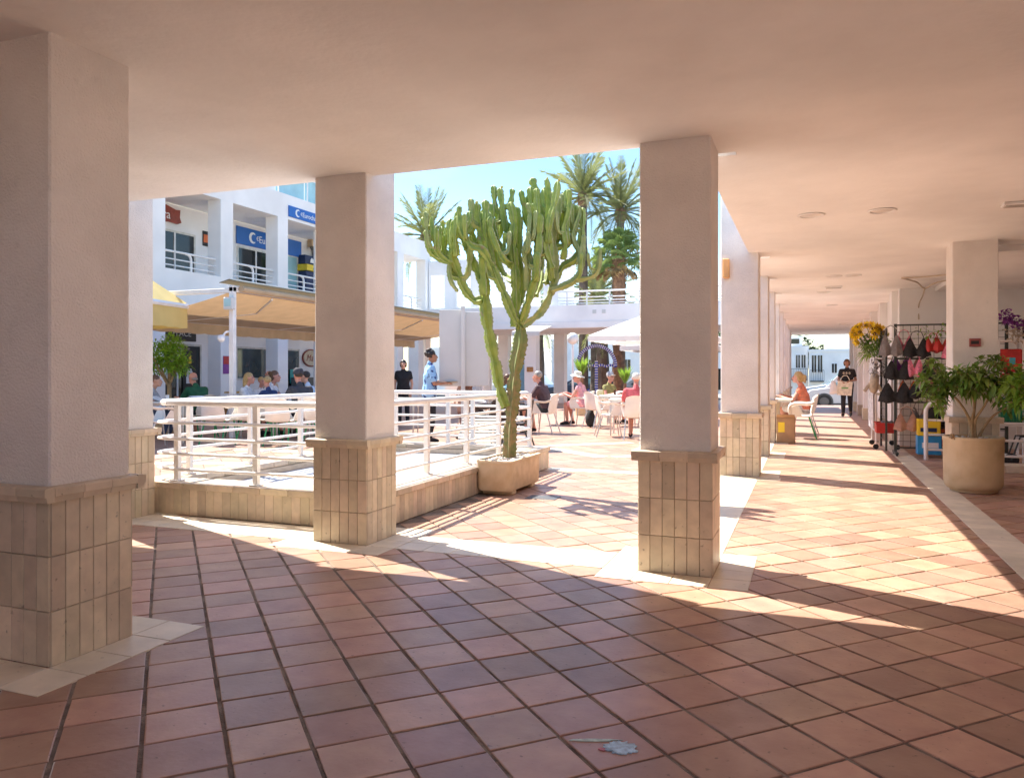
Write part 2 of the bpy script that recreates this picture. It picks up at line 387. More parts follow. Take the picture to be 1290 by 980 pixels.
# ------------------------------------------------------------------ arcade columns
def column_proto(h_top=3.75):
    t = thing('arcade_column', '', 'column', (0,0,0), group='square arcade columns with tiled bases')
    g = G(); b=.008
    g.hull([(sx*(.224-(b if k else 0)), sy*(.212-(0 if k else b)), z) for sx in (-1,1) for sy in (-1,1) for z in (.77,h_top) for k in (0,1)])
    part('shaft', g, m_plaster, t)
    part('tile_backing', G().box(-.2255,-.2125,0,.2255,.2125,.772), m_dgrout, t)
    rows = [(.0,.238),(.238,.476),(.476,.714)]
    mt = {}
    def tm(wd, z, ax):
        k = (round(wd,4), ax)
        if k not in mt:
            gg = G(); h = .238; q = .0019; bv = .0022; out=.009
            P0 = [(-wd/2+q,-h/2+q),(wd/2-q,-h/2+q),(wd/2-q,h/2-q),(-wd/2+q,h/2-q)]
            P1 = [(a-math.copysign(bv,a), c-math.copysign(bv,c)) for a,c in P0]
            vs = [(a,c,0) for a,c in P0]+[(a,c,out-bv) for a,c in P0]+[(a,c,out) for a,c in P1]
            fs = [(8,9,10,11)]+[(l*4+i,l*4+(i+1)%4,l*4+4+(i+1)%4,l*4+4+i) for l in (0,1) for i in range(4)]
            if ax == 'f': vs = [(a,-d,c) for a,c,d in vs]
            elif ax == 'b': vs = [(-a,d,c) for a,c,d in vs]
            elif ax == 'r': vs = [(d,a,c) for a,c,d in vs]
            else: vs = [(-d,-a,c) for a,c,d in vs]
            gg.add(vs, fs); mt[k] = gg.mesh('tile', m_dado, fix=False)
        return mt[k]
    for z0, z1 in rows:
        zc = (z0+z1)/2
        for i in range(6):
            wd = .465/6; x = -.2325+wd*(i+.5)
            link('tile', tm(wd,zc,'f'), t, (x,-.2125,zc)); link('tile', tm(wd,zc,'b'), t, (x,.2125,zc))
            wd = .425/6; y = -.2125+wd*(i+.5)
            link('tile', tm(wd,zc,'r'), t, (.2255,y,zc)); link('tile', tm(wd,zc,'l'), t, (-.2255,y,zc))
    # moulded cap tiles
    def prof(d): return [(0,.714),(d-.012,.714),(d-.008,.738),(d,.740),(d,.772),(d-.006,.778),(0,.781)]
    d = .048
    for i in range(3):
        x0 = -.2685+.179*i+.001; x1 = x0+.177
        for sy in (-1,1): part('cap_tile', G().prism([(sy*(.2205+p), z) for p,z in prof(d)], x0, x1, 'x'), m_dado, t)
        y0 = -.2205+.147*i+.001; y1 = y0+.145
        for sx in (-1,1): part('cap_tile', G().prism([(sx*(.2205+p), z) for p,z in prof(d)], y0, y1, 'y'), m_dado, t)
    return t
col0 = column_proto()
KIDS[col0.name] = list(col0.children)
col0.location = (-.785, YC, 0); col0['label'] = "square column right of the cactus planter, its tiled base on a cream pad"
copy_tree(col0, (-3.26, YC, 0), label="square column left of the cactus, standing at the corner of the low railing wall")
copy_tree(col0, (-3.285, 2.615, 0), label="big square column nearest the viewer, at the left edge of the picture")
copy_tree(col0, (-5.735, YC, 0), label="bright column behind the nearest one, where the railing wall starts on the left")
copy_tree(col0, (-8.21, YC, 0), label="column farther left along the shaded arm of the arcade, hidden behind the nearest")  # unseen, added to the row for its shadow on the floor
names = ["first column down the corridor behind the column right of the cactus", "second column down the corridor, in front of the cardboard box",
 "third column down the corridor, beside the seated woman in coral"]
for k, lb in zip((2,3,4), names): copy_tree(col0, (-.785, YC+2.483*k, 0), label=lb)
copy_tree(col0, (1.745, 10.1, 0), label="column behind the round planter with a small red alarm box on it")
def column_simple(x, y, lb):
    t = thing('arcade_column', lb, 'column', (x,y,0), group='square arcade columns with tiled bases')
    part('shaft', G().box(-.224,-.212,.78,.224,.212,3.75), m_plaster, t)
    g = G().box(-.2325,-.2195,0,.2325,.2195,.714); part('tiled_base', g, m_dado, t)
    part('cap_tile', G().box(-.268,-.255,.714,.268,.255,.781), m_dado, t)
for k, lb in zip(range(5,11), ["fourth","fifth","sixth","seventh","eighth","last"]):
    column_simple(-.785, YC+2.483*k, f"{lb} column down the corridor beyond the seated woman in coral")

# walls that close the arcade behind and to the right
def wall(name, lb, boxes, mat=m_white): 
    g = G()
    for b in boxes: g.box(*b)
    return tag(part(name, g, mat), lb, 'wall')
wall('shop_wall', 'white wall behind the racks at the back of the shop recess', [(1.5,15.06,0,5.2,15.3,HC)])
wall('side_wall', 'white side wall of the shop recess on the far right', [(5.0,-4.5,0,5.2,15.06,HC)])
wall('back_wall', 'unseen brown wall closing the arcade behind the viewer', [(-16,-4.7,0,5.2,-4.5,HC)], M('back_wall_dimmed',(.42,.34,.27),.7,.1,2))  # out of view, coloured darker so it throws less light on the columns
sw = thing('corridor_wall', 'long white corridor wall with pilasters on the right, beyond the flower stand', 'wall', (1.5,15.3,0))
part('wall_face', G().box(1.56,15.302,0,1.8,31.9,HC), m_white, sw, off=(1.5,15.3,0))
for k in range(7):
    y = 15.5+2.483*k
    part('pilaster', G().box(1.42,y,.32,1.559,y+.4,HC-.002), m_white, sw, off=(1.5,15.3,0))
    part('pilaster_base', G().cbox(1.40,y-.02,0,1.559,y+.42,.318,.006), m_dado, sw, off=(1.5,15.3,0))
for k in range(6):
    y = 15.5+2.483*k
    part('window_panel', G().box(1.545,y+.6,.75,1.559,y+2.2,2.1), m_white, sw, off=(1.5,15.3,0))
g = G().box(2.05,10.35,HC-.07,5.0,15.06,HC-.002); struct(part('lowered_ceiling', g, m_ceil))

# ceiling fittings
for k, (x, y, lb) in enumerate([(.03,7.73,'round recessed ceiling light, larger ring on the left of the nearest pair'),(.63,7.74,'round recessed ceiling light, plain disc right of the nearest pair'),(.37,12.71,'small round ceiling light farther down the corridor, left of two'),(.64,12.71,'small round ceiling light farther down the corridor, right of two'),(.28,15.2,'round ceiling light deep in the corridor behind the long fitting'),(.49,18.1,'round ceiling light deepest in the corridor')]):
    t = thing('ceiling_light', lb, 'ceiling light', (x,y,HC), group='round ceiling lights')
    part('ring', G().lathe([(.115,0),(.125,-.006),(.115,-.014),(.10,-.012),(.098,-.004)],24), m_white, t, True)
    part('diffuser', G().lathe([(.097,-.003),(.06,-.009),(.001,-.010)],24), M('frosted_glass%d'%k,(.7,.66,.6),.3), t, True)
for x, y, lb in [(.41,14.24,'long flat rectangular ceiling fitting down the corridor'),(1.72,7.8,'rectangular ceiling grille at the right edge of the picture'),(1.0,25,'rectangular ceiling fitting near the far end of the corridor')]:
    t = thing('ceiling_fitting', lb, 'ceiling light', (x,y,HC))
    part('housing', G().cbox(-.14,-.07,-.03,.14,.07,-.001,.006), m_white, t)
    part('louver', G().box(-.12,-.05,-.036,.12,-.005,-.029).box(-.12,.005,-.036,.12,.05,-.029), M('louver',(.5,.46,.42),.4), t)
t = thing('alarm_box', 'small dark red alarm call box on the column behind the round planter', 'alarm', (1.74,9.865,1.61))
part('casing', G().box(-.055,0,-.045,-.04,.026,.045).box(.04,0,-.045,.055,.026,.045).box(-.04,0,.02,.04,.026,.045).box(-.04,0,-.045,.04,.026,-.018), M('alarm_red',(.30,.06,.05),.4), t)
part('button_plate', G().box(-.04,.010,-.018,.04,.024,.02), m_blacksign, t)
bz = link('wall_lamp', G().cbox(-.98,10.02,2.44,-.9,10.12,2.68,.01).mesh('wall_lamp', M('amber_lamp',(.8,.42,.16),.4)))
bz.location = (.0,-.2,0); tag(bz, 'small amber box lamp high on the first corridor column', 'lamp')
g = G()
for pth in ([(1.35,13.2,HC-.02),(1.75,13.0,HC-.03),(2.3,12.6,HC-.02)],[(1.35,13.2,HC-.02),(1.6,13.6,HC-.05),(1.75,13.9,HC-.12),(1.9,13.6,HC-.06),(2.4,13.2,HC-.02)],[(1.75,13.9,HC-.12),(1.78,14.4,HC-.2),(1.8,15.03,HC-.3),(1.8,15.04,2.2)]):
    g.tube(spline(pth,6), .012, 6)
tag(part('cable', g, M('cable_beige',(.5,.42,.32),.6), smooth=True), 'loose beige cable loops hanging from the ceiling above the clothes rack', 'cable')
tag(part('floor_drain', G().cbox(-2.68,7.36,-.004,-2.36,7.58,.006,.003), m_greydk), 'small metal drain cover in the plaza floor beside the cactus planter', 'drain')
t = thing('paint_splash', 'dried blue and white paint splash on a tile in the foreground', 'stain', (-.62,2.56,.0015))
random.seed(3)
def splat(cx, cy, rx, ry, rot, n=22, h=.003, rag=.35):
    ps = []
    for i in range(n):
        a = 2*math.pi*i/n; q = 1+rag*(random.random()-.5)*2
        x, y = rx*q*math.cos(a), ry*q*math.sin(a); ps.append((cx+x*math.cos(rot)-y*math.sin(rot), cy+x*math.sin(rot)+y*math.cos(rot)))
    return G().prism(ps, 0, h)
part('blue_paint', splat(.03,.015,.055,.040,.4,40,.004,.24), M('blue_paint',(.45,.62,.74),.5,.25,40), t)
part('pale_streak', splat(-.07,.035,.075,.008,.35,16), M('pale_green_paint',(.5,.60,.52),.5,.2,40), t)
part('pink_spot', splat(-.028,-.02,.011,.009,0,12), M('pink_paint',(.5,.15,.17),.5,.2,40), t)

# ------------------------------------------------------------------ light well with low tiled wall and white railing
x0, y0, x1, y1 = ENC
t = thing('low_wall', 'low tiled wall around the pale raised light well, topped by cream coping', 'wall', (x0,y0,0))
o_ = (x0,y0,0)
Wt = .30
part('core', G().box(x0+.012,y0+.012,-.05,x1-.012,y0+Wt,.235).box(x0+.012,y1-Wt,-.05,x1-.012,y1-.012,.235).box(x0+.012,y0+Wt,-.05,x0+Wt,y1-Wt,.235).box(x1-Wt,y0+Wt,-.05,x1-.012,y1-Wt,.235), m_dgrout, t, off=o_)
part('roof_sheet', G().box(x0+Wt,y0+Wt,0,x1-Wt,y1-Wt,.17), m_slab, t, off=o_)
fm = {}
def face_tile(wd, h, th=.012):
    k = (round(wd,3), round(h,3))
    if k not in fm:
        gg = G(); tile_geo(gg, 0,0,0, wd-.003, h-.003, th, .002, z0=0); fm[k] = gg.mesh('tile', m_dado, fix=False)
    return fm[k]
n = 28
for i in range(n):
    wd = (x1-x0)/n; o = link('tile', face_tile(wd,.232), t, (x0+wd*(i+.5)-x0, .012, .118)); o.rotation_euler = (R(90),0,0)
n = 56
for i in range(n):
    wd = (y1-y0)/n; o = link('tile', face_tile(wd,.232), t, (x1-.012-x0, wd*(i+.5), .118)); o.rotation_euler = (R(90),0,R(90))
cop = {}
def coping(ax, ln):
    k = (ax, round(ln,3))
    if k not in cop:
        cop[k] = G().cbox(-ln/2+.002,-.165,-.028,ln/2-.002,.165,.028,.006).mesh('coping_tile', m_dado)
    return cop[k]
for yy in (y0+.145, y1-.145):
    n = 9
    for i in range(n): link('coping_tile', coping('x',(x1-x0+.04)/n), t, (-.02+(x1-x0+.04)/n*(i+.5), yy-y0, .262))
n = 15; ln = (y1-y0-.62)/n
for xx in (x0+.145, x1-.145):
    for i in range(n): link('coping_tile', coping('x',ln), t, (xx-x0, .31+ln*(i+.5), .262), R(90))
part('inner_rim', G().box(x0+Wt+.001,y0+Wt+.001,.171,x0+Wt+.03,y1-Wt-.001,.232).box(x1-Wt-.03,y0+Wt+.03,.171,x1-Wt-.001,y1-Wt-.001,.232).box(x0+Wt+.03,y1-Wt-.03,.171,x1-Wt-.031,y1-Wt-.001,.232), m_dado, t, off=o_)
tag(part('orange_cover', G().cbox(-3.72,5.72,.171,-3.56,5.86,.30,.01), m_orange), 'small orange box on the pale light well roof beside the column', 'box')

t = thing('railing', 'white tubular railing on the low wall around the light well', 'railing', (x0,y0,.29)); o_ = (x0,y0,.29)
rx0, rx1, ry0, ry1 = x0+.16, x1-.21, y0+.08, y1-.12
pts = [(-5.36,ry0),(-4.48,ry0),(-3.62,ry0)]+[(rx1,6.70+.93*k) for k in range(3)]+[(rx1,ry1-.06)]+[(rx0,5.9+.88*k) for k in range(5)]+[(rx0+.12,ry1),(rx0+.95,ry1),(rx1-.85,ry1)]
for x, y in pts:
    part('post', G().box(x-.025,y-.02,.29,x+.025,y+.02,1.0).cbox(x-.045,y-.045,.29,x+.045,y+.045,.302,.003), m_rail, t, off=o_)
def loop(z, r, off=0):
    a, b, c, d = rx0-off, rx1+off, ry0-off, ry1+off; q=.16
    return [(a+q,c,z),(b-q,c,z),(b-q*.3,c+q*.3,z),(b,c+q,z),(b,d-q,z),(b-q*.3,d-q*.3,z),(b-q,d,z),(a+q,d,z),(a+q*.3,d-q*.3,z),(a,d-q,z),(a,c+q,z),(a+q*.3,c+q*.3,z),(a+q,c,z)]
part('top_rail', G().tube(loop(1.0,.03),.030,10), m_rail, t, True, off=o_)
for z in (.82,.675,.54,.40): part('rail', G().tube(loop(z,.015,.03),.0145,8), m_rail, t, True, off=o_)

# ------------------------------------------------------------------ trough planter with candelabra cactus
t = thing('trough_planter', 'rectangular stone trough on feet at the foot of the tall cactus', 'planter', (-3.04,7.87,0))
b = .045
def rr(hx, hy, r, n=5):
    return [(sx*(hx-r)+r*math.cos(a0+math.pi/2*k/n), sy*(hy-r)+r*math.sin(a0+math.pi/2*k/n)) for sx,sy,a0 in ((1,1,0),(-1,1,math.pi/2),(-1,-1,math.pi),(1,-1,1.5*math.pi)) for k in range(n+1)]
def ring_shell(levels):      # list of (hx,hy,r,z): an open-topped shell
    g = G(); n = len(rr(1,1,.1)); 
    vs = []
    for hx,hy,r,z in levels: vs += [(x,y,z) for x,y in rr(hx,hy,r)]
    fs = [(i*n+j,i*n+(j+1)%n,(i+1)*n+(j+1)%n,(i+1)*n+j) for i in range(len(levels)-1) for j in range(n)]
    fs += [tuple(range(n-1,-1,-1)), tuple((len(levels)-1)*n+j for j in range(n))]
    return g.add(vs, fs)
part('trough', ring_shell([(.178,.458,.05,.045),(.190,.470,.06,.065),(.195,.478,.06,.33),(.205,.488,.06,.335),(.205,.488,.06,.362),(.175,.458,.05,.366),(.172,.455,.05,.33)]), m_stone, t, True)
for y in (-.3,.3): part('foot', G().cbox(-.17,y-.06,0,.17,y+.06,.05,.01), m_stone, t)
g = G(); random.seed(11)
for i in range(260):
    a, c = random.uniform(-.165,.165), random.uniform(-.45,.45); r = random.uniform(.012,.024)
    g.blob([((a,c,.336+random.uniform(0,.012)),(r,r*random.uniform(.6,1),r*.6))],3,5)
struct(part('pebbles', g, m_pebble_i, t), 'stuff')

m_cact = M("cactus_green", (.37,.43,.085), .5, .2, 9, .3, 70, col2=(.21,.30,.05), dist=.008)
m_corky = M("cactus_bark", (.34,.24,.12), .8, .25, 18, .5, 60, col2=(.17,.20,.07), dist=.01)
m_cacty = M("cactus_yellow_green", (.44,.45,.16), .55, .2, 10, .3, 70, dist=.008, col2=(.26,.33,.09))
for m_ in (m_cact, m_cacty):                           # corky brown scars
    el = [n for n in m_.node_tree.nodes if n.type == 'VALTORGB'][0].color_ramp.elements.new(.29); el.color = (.30,.235,.11,1)
m_rib = M("cactus_rib_edge", (.50,.48,.26), .8, .2, 40, col2=(.28,.33,.12))
def bark_to_green(m, z0, z1, green):                 # bark at the foot of the stem gives way to green skin
    t = m.node_tree; N = t.nodes; K = t.links.new; p = N["Principled BSDF"]; src = p.inputs['Base Color'].links[0].from_socket
    g_ = N.new("ShaderNodeNewGeometry"); s_ = N.new("ShaderNodeSeparateXYZ"); K(g_.outputs['Position'], s_.inputs[0])
    nn = N.new("ShaderNodeTexNoise"); nn.inputs['Scale'].default_value = 7; K(g_.outputs['Position'], nn.inputs[0])
    ad = N.new("ShaderNodeMath"); ad.operation = 'MULTIPLY_ADD'; ad.inputs[1].default_value = .9; K(nn.outputs[0], ad.inputs[0]); K(s_.outputs['Z'], ad.inputs[2])
    mr = N.new("ShaderNodeMapRange"); mr.inputs['From Min'].default_value = z0+.45; mr.inputs['From Max'].default_value = z1+.45; K(ad.outputs[0], mr.inputs[0])
    mx_ = N.new("ShaderNodeMix"); mx_.data_type = 'RGBA'; K(mr.outputs[0], mx_.inputs[0]); K(src, mx_.inputs[6]); mx_.inputs[7].default_value = (*green, 1); K(mx_.outputs[2], p.inputs['Base Color'])
bark_to_green(m_corky, .8, 2.0, (.22,.29,.09))
m_bud = M("cactus_buds", (.62,.52,.12), .6, .2, 30)
t = thing('candelabra_cactus', 'tall candelabra cactus with many upright green arms in the stone trough', 'cactus', (-3.04,7.87,.34))
def cw(ax, ay, d=0, base=(637,570)):                 # sketch units to the cactus's own frame: right, up, depth
    S = 8.42/973; u = ((500+ax/3.77)-base[0])*S; h = (base[1]-(200+ay/3.77))*S*1.0
    return Vector((u*.934 - d*.358, u*.358 + d*.934, h))
RF = [0,.07,.2,.38,.5,.62,.8,.93]
def stem(pts, r0, r1, ribs=4, seg=.26, tip=True):
    P_ = spline(pts, 7); L_ = [0]
    for a, b_ in zip(P_, P_[1:]): L_.append(L_[-1]+(b_-a).length)
    tot = L_[-1]; n = max(10, int(tot/.02)); Q = []; k = 0
    for i in range(n+1):
        s_ = tot*i/n
        while k < len(L_)-2 and L_[k+1] < s_: k += 1
        f = (s_-L_[k])/max(1e-6, L_[k+1]-L_[k]); Q.append(P_[k].lerp(P_[k+1], min(1,f)))
    ph = random.random(); rs = []; tooth = []
    for i in range(n+1):
        s_ = tot*i/n; r = r0+(r1-r0)*i/n; x = (s_/seg+ph) % 1; x = min(x, 1-x)
        c = 1.04-.34*math.exp(-(x/.13)**2)
        if tip:
            dd = (tot-s_)/(r1*1.15)
            if dd < 1: c *= math.sqrt(max(.02, 1-(1-dd)**2))
        rs.append(r*c); tooth.append(1+.10*math.sin(2*math.pi*(s_/.05+ph))+random.uniform(-.05,.07))
    tw = random.random()*math.pi
    def prof(u, v):
        k = int(round(u*ribs*8)); f = RF[k % 8]; a = tw+2*math.pi*((k//8)+f)/ribs; e = abs(1-2*f)
        q = .46+.66*e**1.7
        if k % 8 == 0: q *= 1.05*tooth[min(n,int(round(v*n)))]
        return (q*math.cos(a), q*math.sin(a))
    return G().tube(Q, rs, ribs*8, True, prof), Q, rs
def rib_edges(o, ribs=4):                            # the corky edge of each rib is another material
    o.data.materials.append(m_rib); N_ = ribs*8
    for p in o.data.polygons:
        if len(p.vertices) == 4:
            ks = [v % N_ % 8 for v in p.vertices]
            if all(k in (0,7) for k in ks): p.material_index = 1
    return o
ARMS = [  # pts (ax, ay, depth), r0, r1, kind
 ([(515,1395,0),(520,1250,0),(530,1130,0),(545,960,0),(566,850,0),(570,765,0)], .060,.066,'t'),
 ([(500,1150,.0),(470,1060,.02),(452,960,.05),(430,860,.05),(405,720,.05),(400,610,.05)], .062,.075,'c'),
 ([(398,620,.05),(395,540,.03),(395,470,.02),(400,420,0),(385,350,.0),(370,260,0),(360,180,0)], .068,.045,'c'),
 ([(385,640,.05),(345,640,.06),(300,585,.06),(268,500,.05),(245,430,.04),(236,340,.05),(232,250,.05)], .05,.05,'c'),
 ([(390,560,.05),(350,480,.1),(320,410,.12),(295,320,.14),(290,225,.15)], .06,.045,'c'),
 ([(270,480,.1),(235,455,.1),(160,430,.1),(128,380,.1),(112,300,.1)], .042,.036,'c'),
 ([(240,470,.0),(185,430,-.05),(160,360,-.08),(150,290,-.08),(150,250,-.08)], .036,.034,'c'),
 ([(252,440,.15),(200,400,.2),(190,330,.22),(188,245,.22)], .036,.034,'c'),
 ([(268,440,-.1),(262,360,-.14),(268,290,-.14),(270,255,-.14)], .038,.036,'c'),
 ([(235,455,.02),(228,500,.0),(240,560,-.02),(272,605,-.03)], .028,.026,'y'),
 ([(575,775,.02),(545,740,-.04),(520,690,-.06),(488,610,-.08),(450,520,-.08),(425,440,-.08),(410,350,-.08),(405,250,-.1),(402,175,-.1)], .05,.045,'c'),
 ([(450,530,-.05),(395,420,-.15),(340,400,-.2),(300,340,-.22),(285,270,-.22),(282,215,-.22)], .048,.04,'c'),
 ([(545,770,.0),(545,700,.0),(545,560,.0),(540,470,.0),(530,380,.0),(535,280,.0),(520,175,.0)], .058,.045,'c'),
 ([(535,480,.0),(500,450,.1),(470,380,.12),(440,300,.12),(430,200,.12),(425,170,.12)], .055,.042,'c'),
 ([(520,470,.0),(490,460,-.12),(455,400,-.16),(430,330,-.18),(425,260,-.18)], .045,.04,'c'),
 ([(540,420,.05),(505,330,.12),(490,250,.14),(475,150,.15),(470,92,.15)], .05,.045,'c'),
 ([(565,780,.02),(590,700,-.06),(620,600,-.1),(640,520,-.12),(650,420,-.12),(655,300,-.12),(655,240,-.12)], .052,.055,'c'),
 ([(545,690,.1),(570,620,.12),(575,540,.14),(560,440,.14),(560,330,.14),(555,240,.14),(550,185,.14)], .05,.044,'c'),
 ([(650,480,.0),(660,380,.05),(672,280,.08),(655,180,.1),(640,110,.1),(622,50,.1)], .05,.052,'c'),
 ([(655,400,.1),(640,300,.2),(600,250,.24),(585,170,.24),(570,95,.24)], .036,.034,'c'),
 ([(600,600,.0),(600,500,-.05),(590,420,-.08),(610,330,-.1),(615,240,-.1),(600,190,-.1)], .042,.036,'y'),
 ([(575,765,.0),(620,738,.0),(665,700,.0),(700,640,.0),(725,570,.0),(735,500,.0),(730,420,.0),(722,340,.0),(745,240,.0),(750,150,.0)], .058,.048,'y'),
 ([(725,560,.05),(770,480,.1),(830,440,.12),(858,360,.12),(868,260,.12),(868,190,.12)], .046,.036,'c'),
 ([(720,500,-.1),(690,400,-.1),(690,320,-.1),(700,220,-.08),(700,140,-.08),(690,75,-.08)], .045,.044,'c'),
 ([(700,420,.08),(745,385,.12),(800,370,.14),(830,300,.14),(838,220,.14),(832,175,.14)], .04,.034,'c'),
 ([(690,440,.1),(740,360,.2),(770,280,.22),(790,180,.22),(792,95,.22)], .042,.042,'c'),
 ([(690,560,.1),(715,470,.2),(705,380,.25),(720,290,.25),(725,190,.25)], .045,.04,'c'),
 ([(712,600,-.05),(770,580,-.08),(822,552,-.1),(850,500,-.1),(860,410,-.1),(866,340,-.1)], .04,.034,'y'),
 ([(700,380,-.12),(700,300,-.18),(720,220,-.2),(735,150,-.2),(740,95,-.2)], .04,.04,'c'),
 ([(822,552,-.1),(870,548,-.12),(915,530,-.12),(935,480,-.12),(940,405,-.12)], .034,.028,'y'),
 ([(640,620,.1),(665,540,.2),(672,440,.3),(660,330,.3),(650,200,.3),(640,130,.3)], .042,.038,'c'),
 ([(545,560,-.02),(500,520,.2),(460,450,.3),(450,350,.32),(455,240,.32),(460,170,.32)], .045,.04,'c'),
 ([(600,420,.15),(610,320,.3),(690,230,.34),(685,140,.34),(688,70,.34)], .038,.036,'c'),
 ([(390,500,.1),(375,400,.2),(335,330,.25),(325,240,.26),(312,200,.26)], .045,.038,'c'),
 ([(770,450,.0),(780,380,-.05),(770,310,-.05),(790,240,-.05),(800,170,-.05),(795,120,-.05)], .042,.036,'c'),
 ([(840,470,.0),(850,420,.05),(820,330,.08),(850,230,.1),(852,185,.1)], .034,.03,'y'),
]
random.seed(21)
for pts, r0, r1, kd in ARMS:
    P_ = [cw(*p) for p in pts]
    if kd != 't': r0 *= .84; r1 *= .84
    g, Q, rs = stem(P_, r0, r1, seg=random.uniform(.22,.34) if kd != 't' else .5, tip=(kd != 't'))
    o = o = part('trunk' if kd == 't' else 'arm', g, {'t': m_corky, 'c': m_cact, 'y': m_cacty}[kd], t, 'all')
    if kd != 't': rib_edges(o)
    for _ in range(0 if kd == 't' or len(pts) < 5 or pts[0][1] > 1000 else random.choice((1,2,3,3))):     # side stems turning upwards
        i = int(len(Q)*random.uniform(.35,.8)); q = Q[i]; an_ = random.random()*6.28; dr = Vector((math.cos(an_), math.sin(an_), 0))
        ln = min(random.uniform(.18,.62), max(.12, Q[-1].z-q.z+random.uniform(-.15,.08)))
        g2, Q2, _ = stem([q, q+dr*.07+Vector((0,0,.015)), q+dr*.10+Vector((0,0,ln*.35)), q+dr*.115+Vector((0,0,ln))], r1*.72, r1*.85, seg=random.uniform(.18,.3))
        rib_edges(part('arm', g2, random.choice((m_cact,m_cact,m_cacty)), t, 'all'))
    if kd != 't' and random.random() < .45:
        g3 = G(); q = Q[-1]
        for _ in range(1): g3.blob([(q+Vector((random.uniform(-.025,.025),random.uniform(-.025,.025),random.uniform(-.03,.012))), random.uniform(.014,.022))],4,6)
        part('flower_bud', g3, m_bud, t)

# ------------------------------------------------------------------ foliage helpers
m_leaf = translucent(M("glossy_leaf", (.15,.27,.055), .35, .35, 5, rnd=0, island=.4), (.22,.36,.04), .3)
m_leafb = translucent(M("bright_leaf", (.13,.26,.03), .4, .3, 6, island=.35), (.30,.50,.05), .35)
m_leaforange = translucent(M("orange_tree_leaf", (.20,.38,.04), .4, .3, 5, island=.4), (.35,.6,.06), .45)
m_twig = M("twig", (.36,.25,.13), .8, .2, 20, .4, 60)
def leaf(g, p, d, ln, wd, droop=.2):
    d = d.normalized(); s_ = d.cross(Vector((0,0,1))); s_ = s_.normalized() if s_.length > .05 else Vector((1,0,0)); n_ = s_.cross(d)
    a = p+d*ln*.5; e = p+d*ln-Vector((0,0,ln*droop)); f = p+d*ln*.1
    g.add([f, a+s_*wd/2+n_*wd*.18, e, a-s_*wd/2+n_*wd*.18, a], [(0,4,1),(1,4,2),(2,4,3),(3,4,0)])
def schefflera(name, lb, loc, clusters, stems, lmat, rnd, leafl=(.10,.16)):
    t = thing(name, lb, 'plant', loc); random.seed(rnd)
    for s_ in stems:
        P_ = spline(s_, 5); n = len(P_); part('stem', G().tube(P_, [.019-.011*i/(n-1) for i in range(n)], 7), m_twig, t, True)
    g = G(); tw = G()
    for c, rad, n in clusters:
        c = Vector(c)
        for _ in range(int(n*.85)):
            v = Vector((random.gauss(0,1),random.gauss(0,1),random.gauss(0,.8))); v = v.normalized()*random.random()**.4
            p = c+Vector((v.x*rad[0],v.y*rad[1],v.z*rad[2])); k = random.randint(5,8); ax = (v+Vector((0,0,.5))).normalized(); a0 = random.random()*6.3
            u = ax.orthogonal().normalized(); w_ = ax.cross(u); ll = random.uniform(*leafl)
            tw.tube([p-ax*.07, p], .0035, 3, False)
            for i in range(k):
                a = a0+2*math.pi*i/k; leaf(g, p, u*math.cos(a)+w_*math.sin(a)+ax*random.uniform(-.1,.5), ll*random.uniform(.8,1.1), ll*.40, random.uniform(.05,.35))
    struct(part('foliage', g, lmat, t, fix=False), 'stuff'); struct(part('leaf_stalks', tw, m_twig, t, fix=False), 'stuff')
    return t
# round planter + schefflera
def round_planter(loc, lb):
    t = thing('round_planter', lb, 'planter', loc)
    part('pot', G().lathe([(.20,0),(.22,.008),(.225,.03),(.25,.04),(.272,.07),(.28,.11),(.284,.3),(.286,.54),(.292,.55),(.292,.585),(.285,.592),(.258,.592),(.255,.54)],40), m_stone2, t, True)
    part('soil', G().lathe([(.255,.535),(.14,.56),(.01,.565)],20), m_soil, t)
    g = G(); random.seed(4)
    for _ in range(70):
        a, r = random.random()*6.28, .24*math.sqrt(random.random()); s_ = random.uniform(.008,.02)
        g.blob([((r*math.cos(a),r*math.sin(a),.567+random.random()*.01),(s_,s_,s_*.6))],3,5)
    struct(part('pebbles', g, m_pebble_i, t), 'stuff')
    return t
PL = (1.66, 9.52, 0)
round_planter(PL, 'big round concrete planter in front of the column with the red alarm box')
sch = schefflera('schefflera', 'bushy umbrella plant with dark glossy leaves in the round planter', (PL[0],PL[1],.56),
  [((-.30,0,.62),(.22,.2,.20),34),((-.05,.05,.60),(.22,.2,.18),34),((.20,-.05,.64),(.24,.2,.22),36),((.05,-.1,.70),(.3,.2,.16),26),((-.38,-.05,.45),(.13,.15,.14),14),((.36,0,.50),(.12,.15,.2),14),((-.36,0,.78),(.10,.1,.10),8),((.24,0,.83),(.2,.12,.1),10)],
  [[(0,0,-.02),(-.01,0,.2),(.01,0,.35),(-.02,0,.55)],[(-.01,0,0),(-.03,.02,.2),(-.12,0,.38),(-.22,0,.5)],[(.02,0,0),(.02,0,.2),(.1,-.02,.36),(.18,-.02,.52)],[(.05,0,0),(.1,.02,.12),(.2,.02,.26),(.34,0,.36)],[(-.02,.03,.0),(.02,.05,.3),(.05,.08,.6)]], m_leaf, 31)
g = G(); random.seed(8)
for _ in range(12):
    x = random.uniform(-.26,-.02); g.tube([(x,random.uniform(-.2,-.1),.0),(x+random.uniform(-.05,.05),random.uniform(-.26,-.2),random.uniform(.02,.07))], .006, 4)
part('dry_twigs', g, m_twig, sch)
PL2 = (2.30, 8.86, 0)
round_planter(PL2, 'second round planter mostly beyond the right edge of the picture')
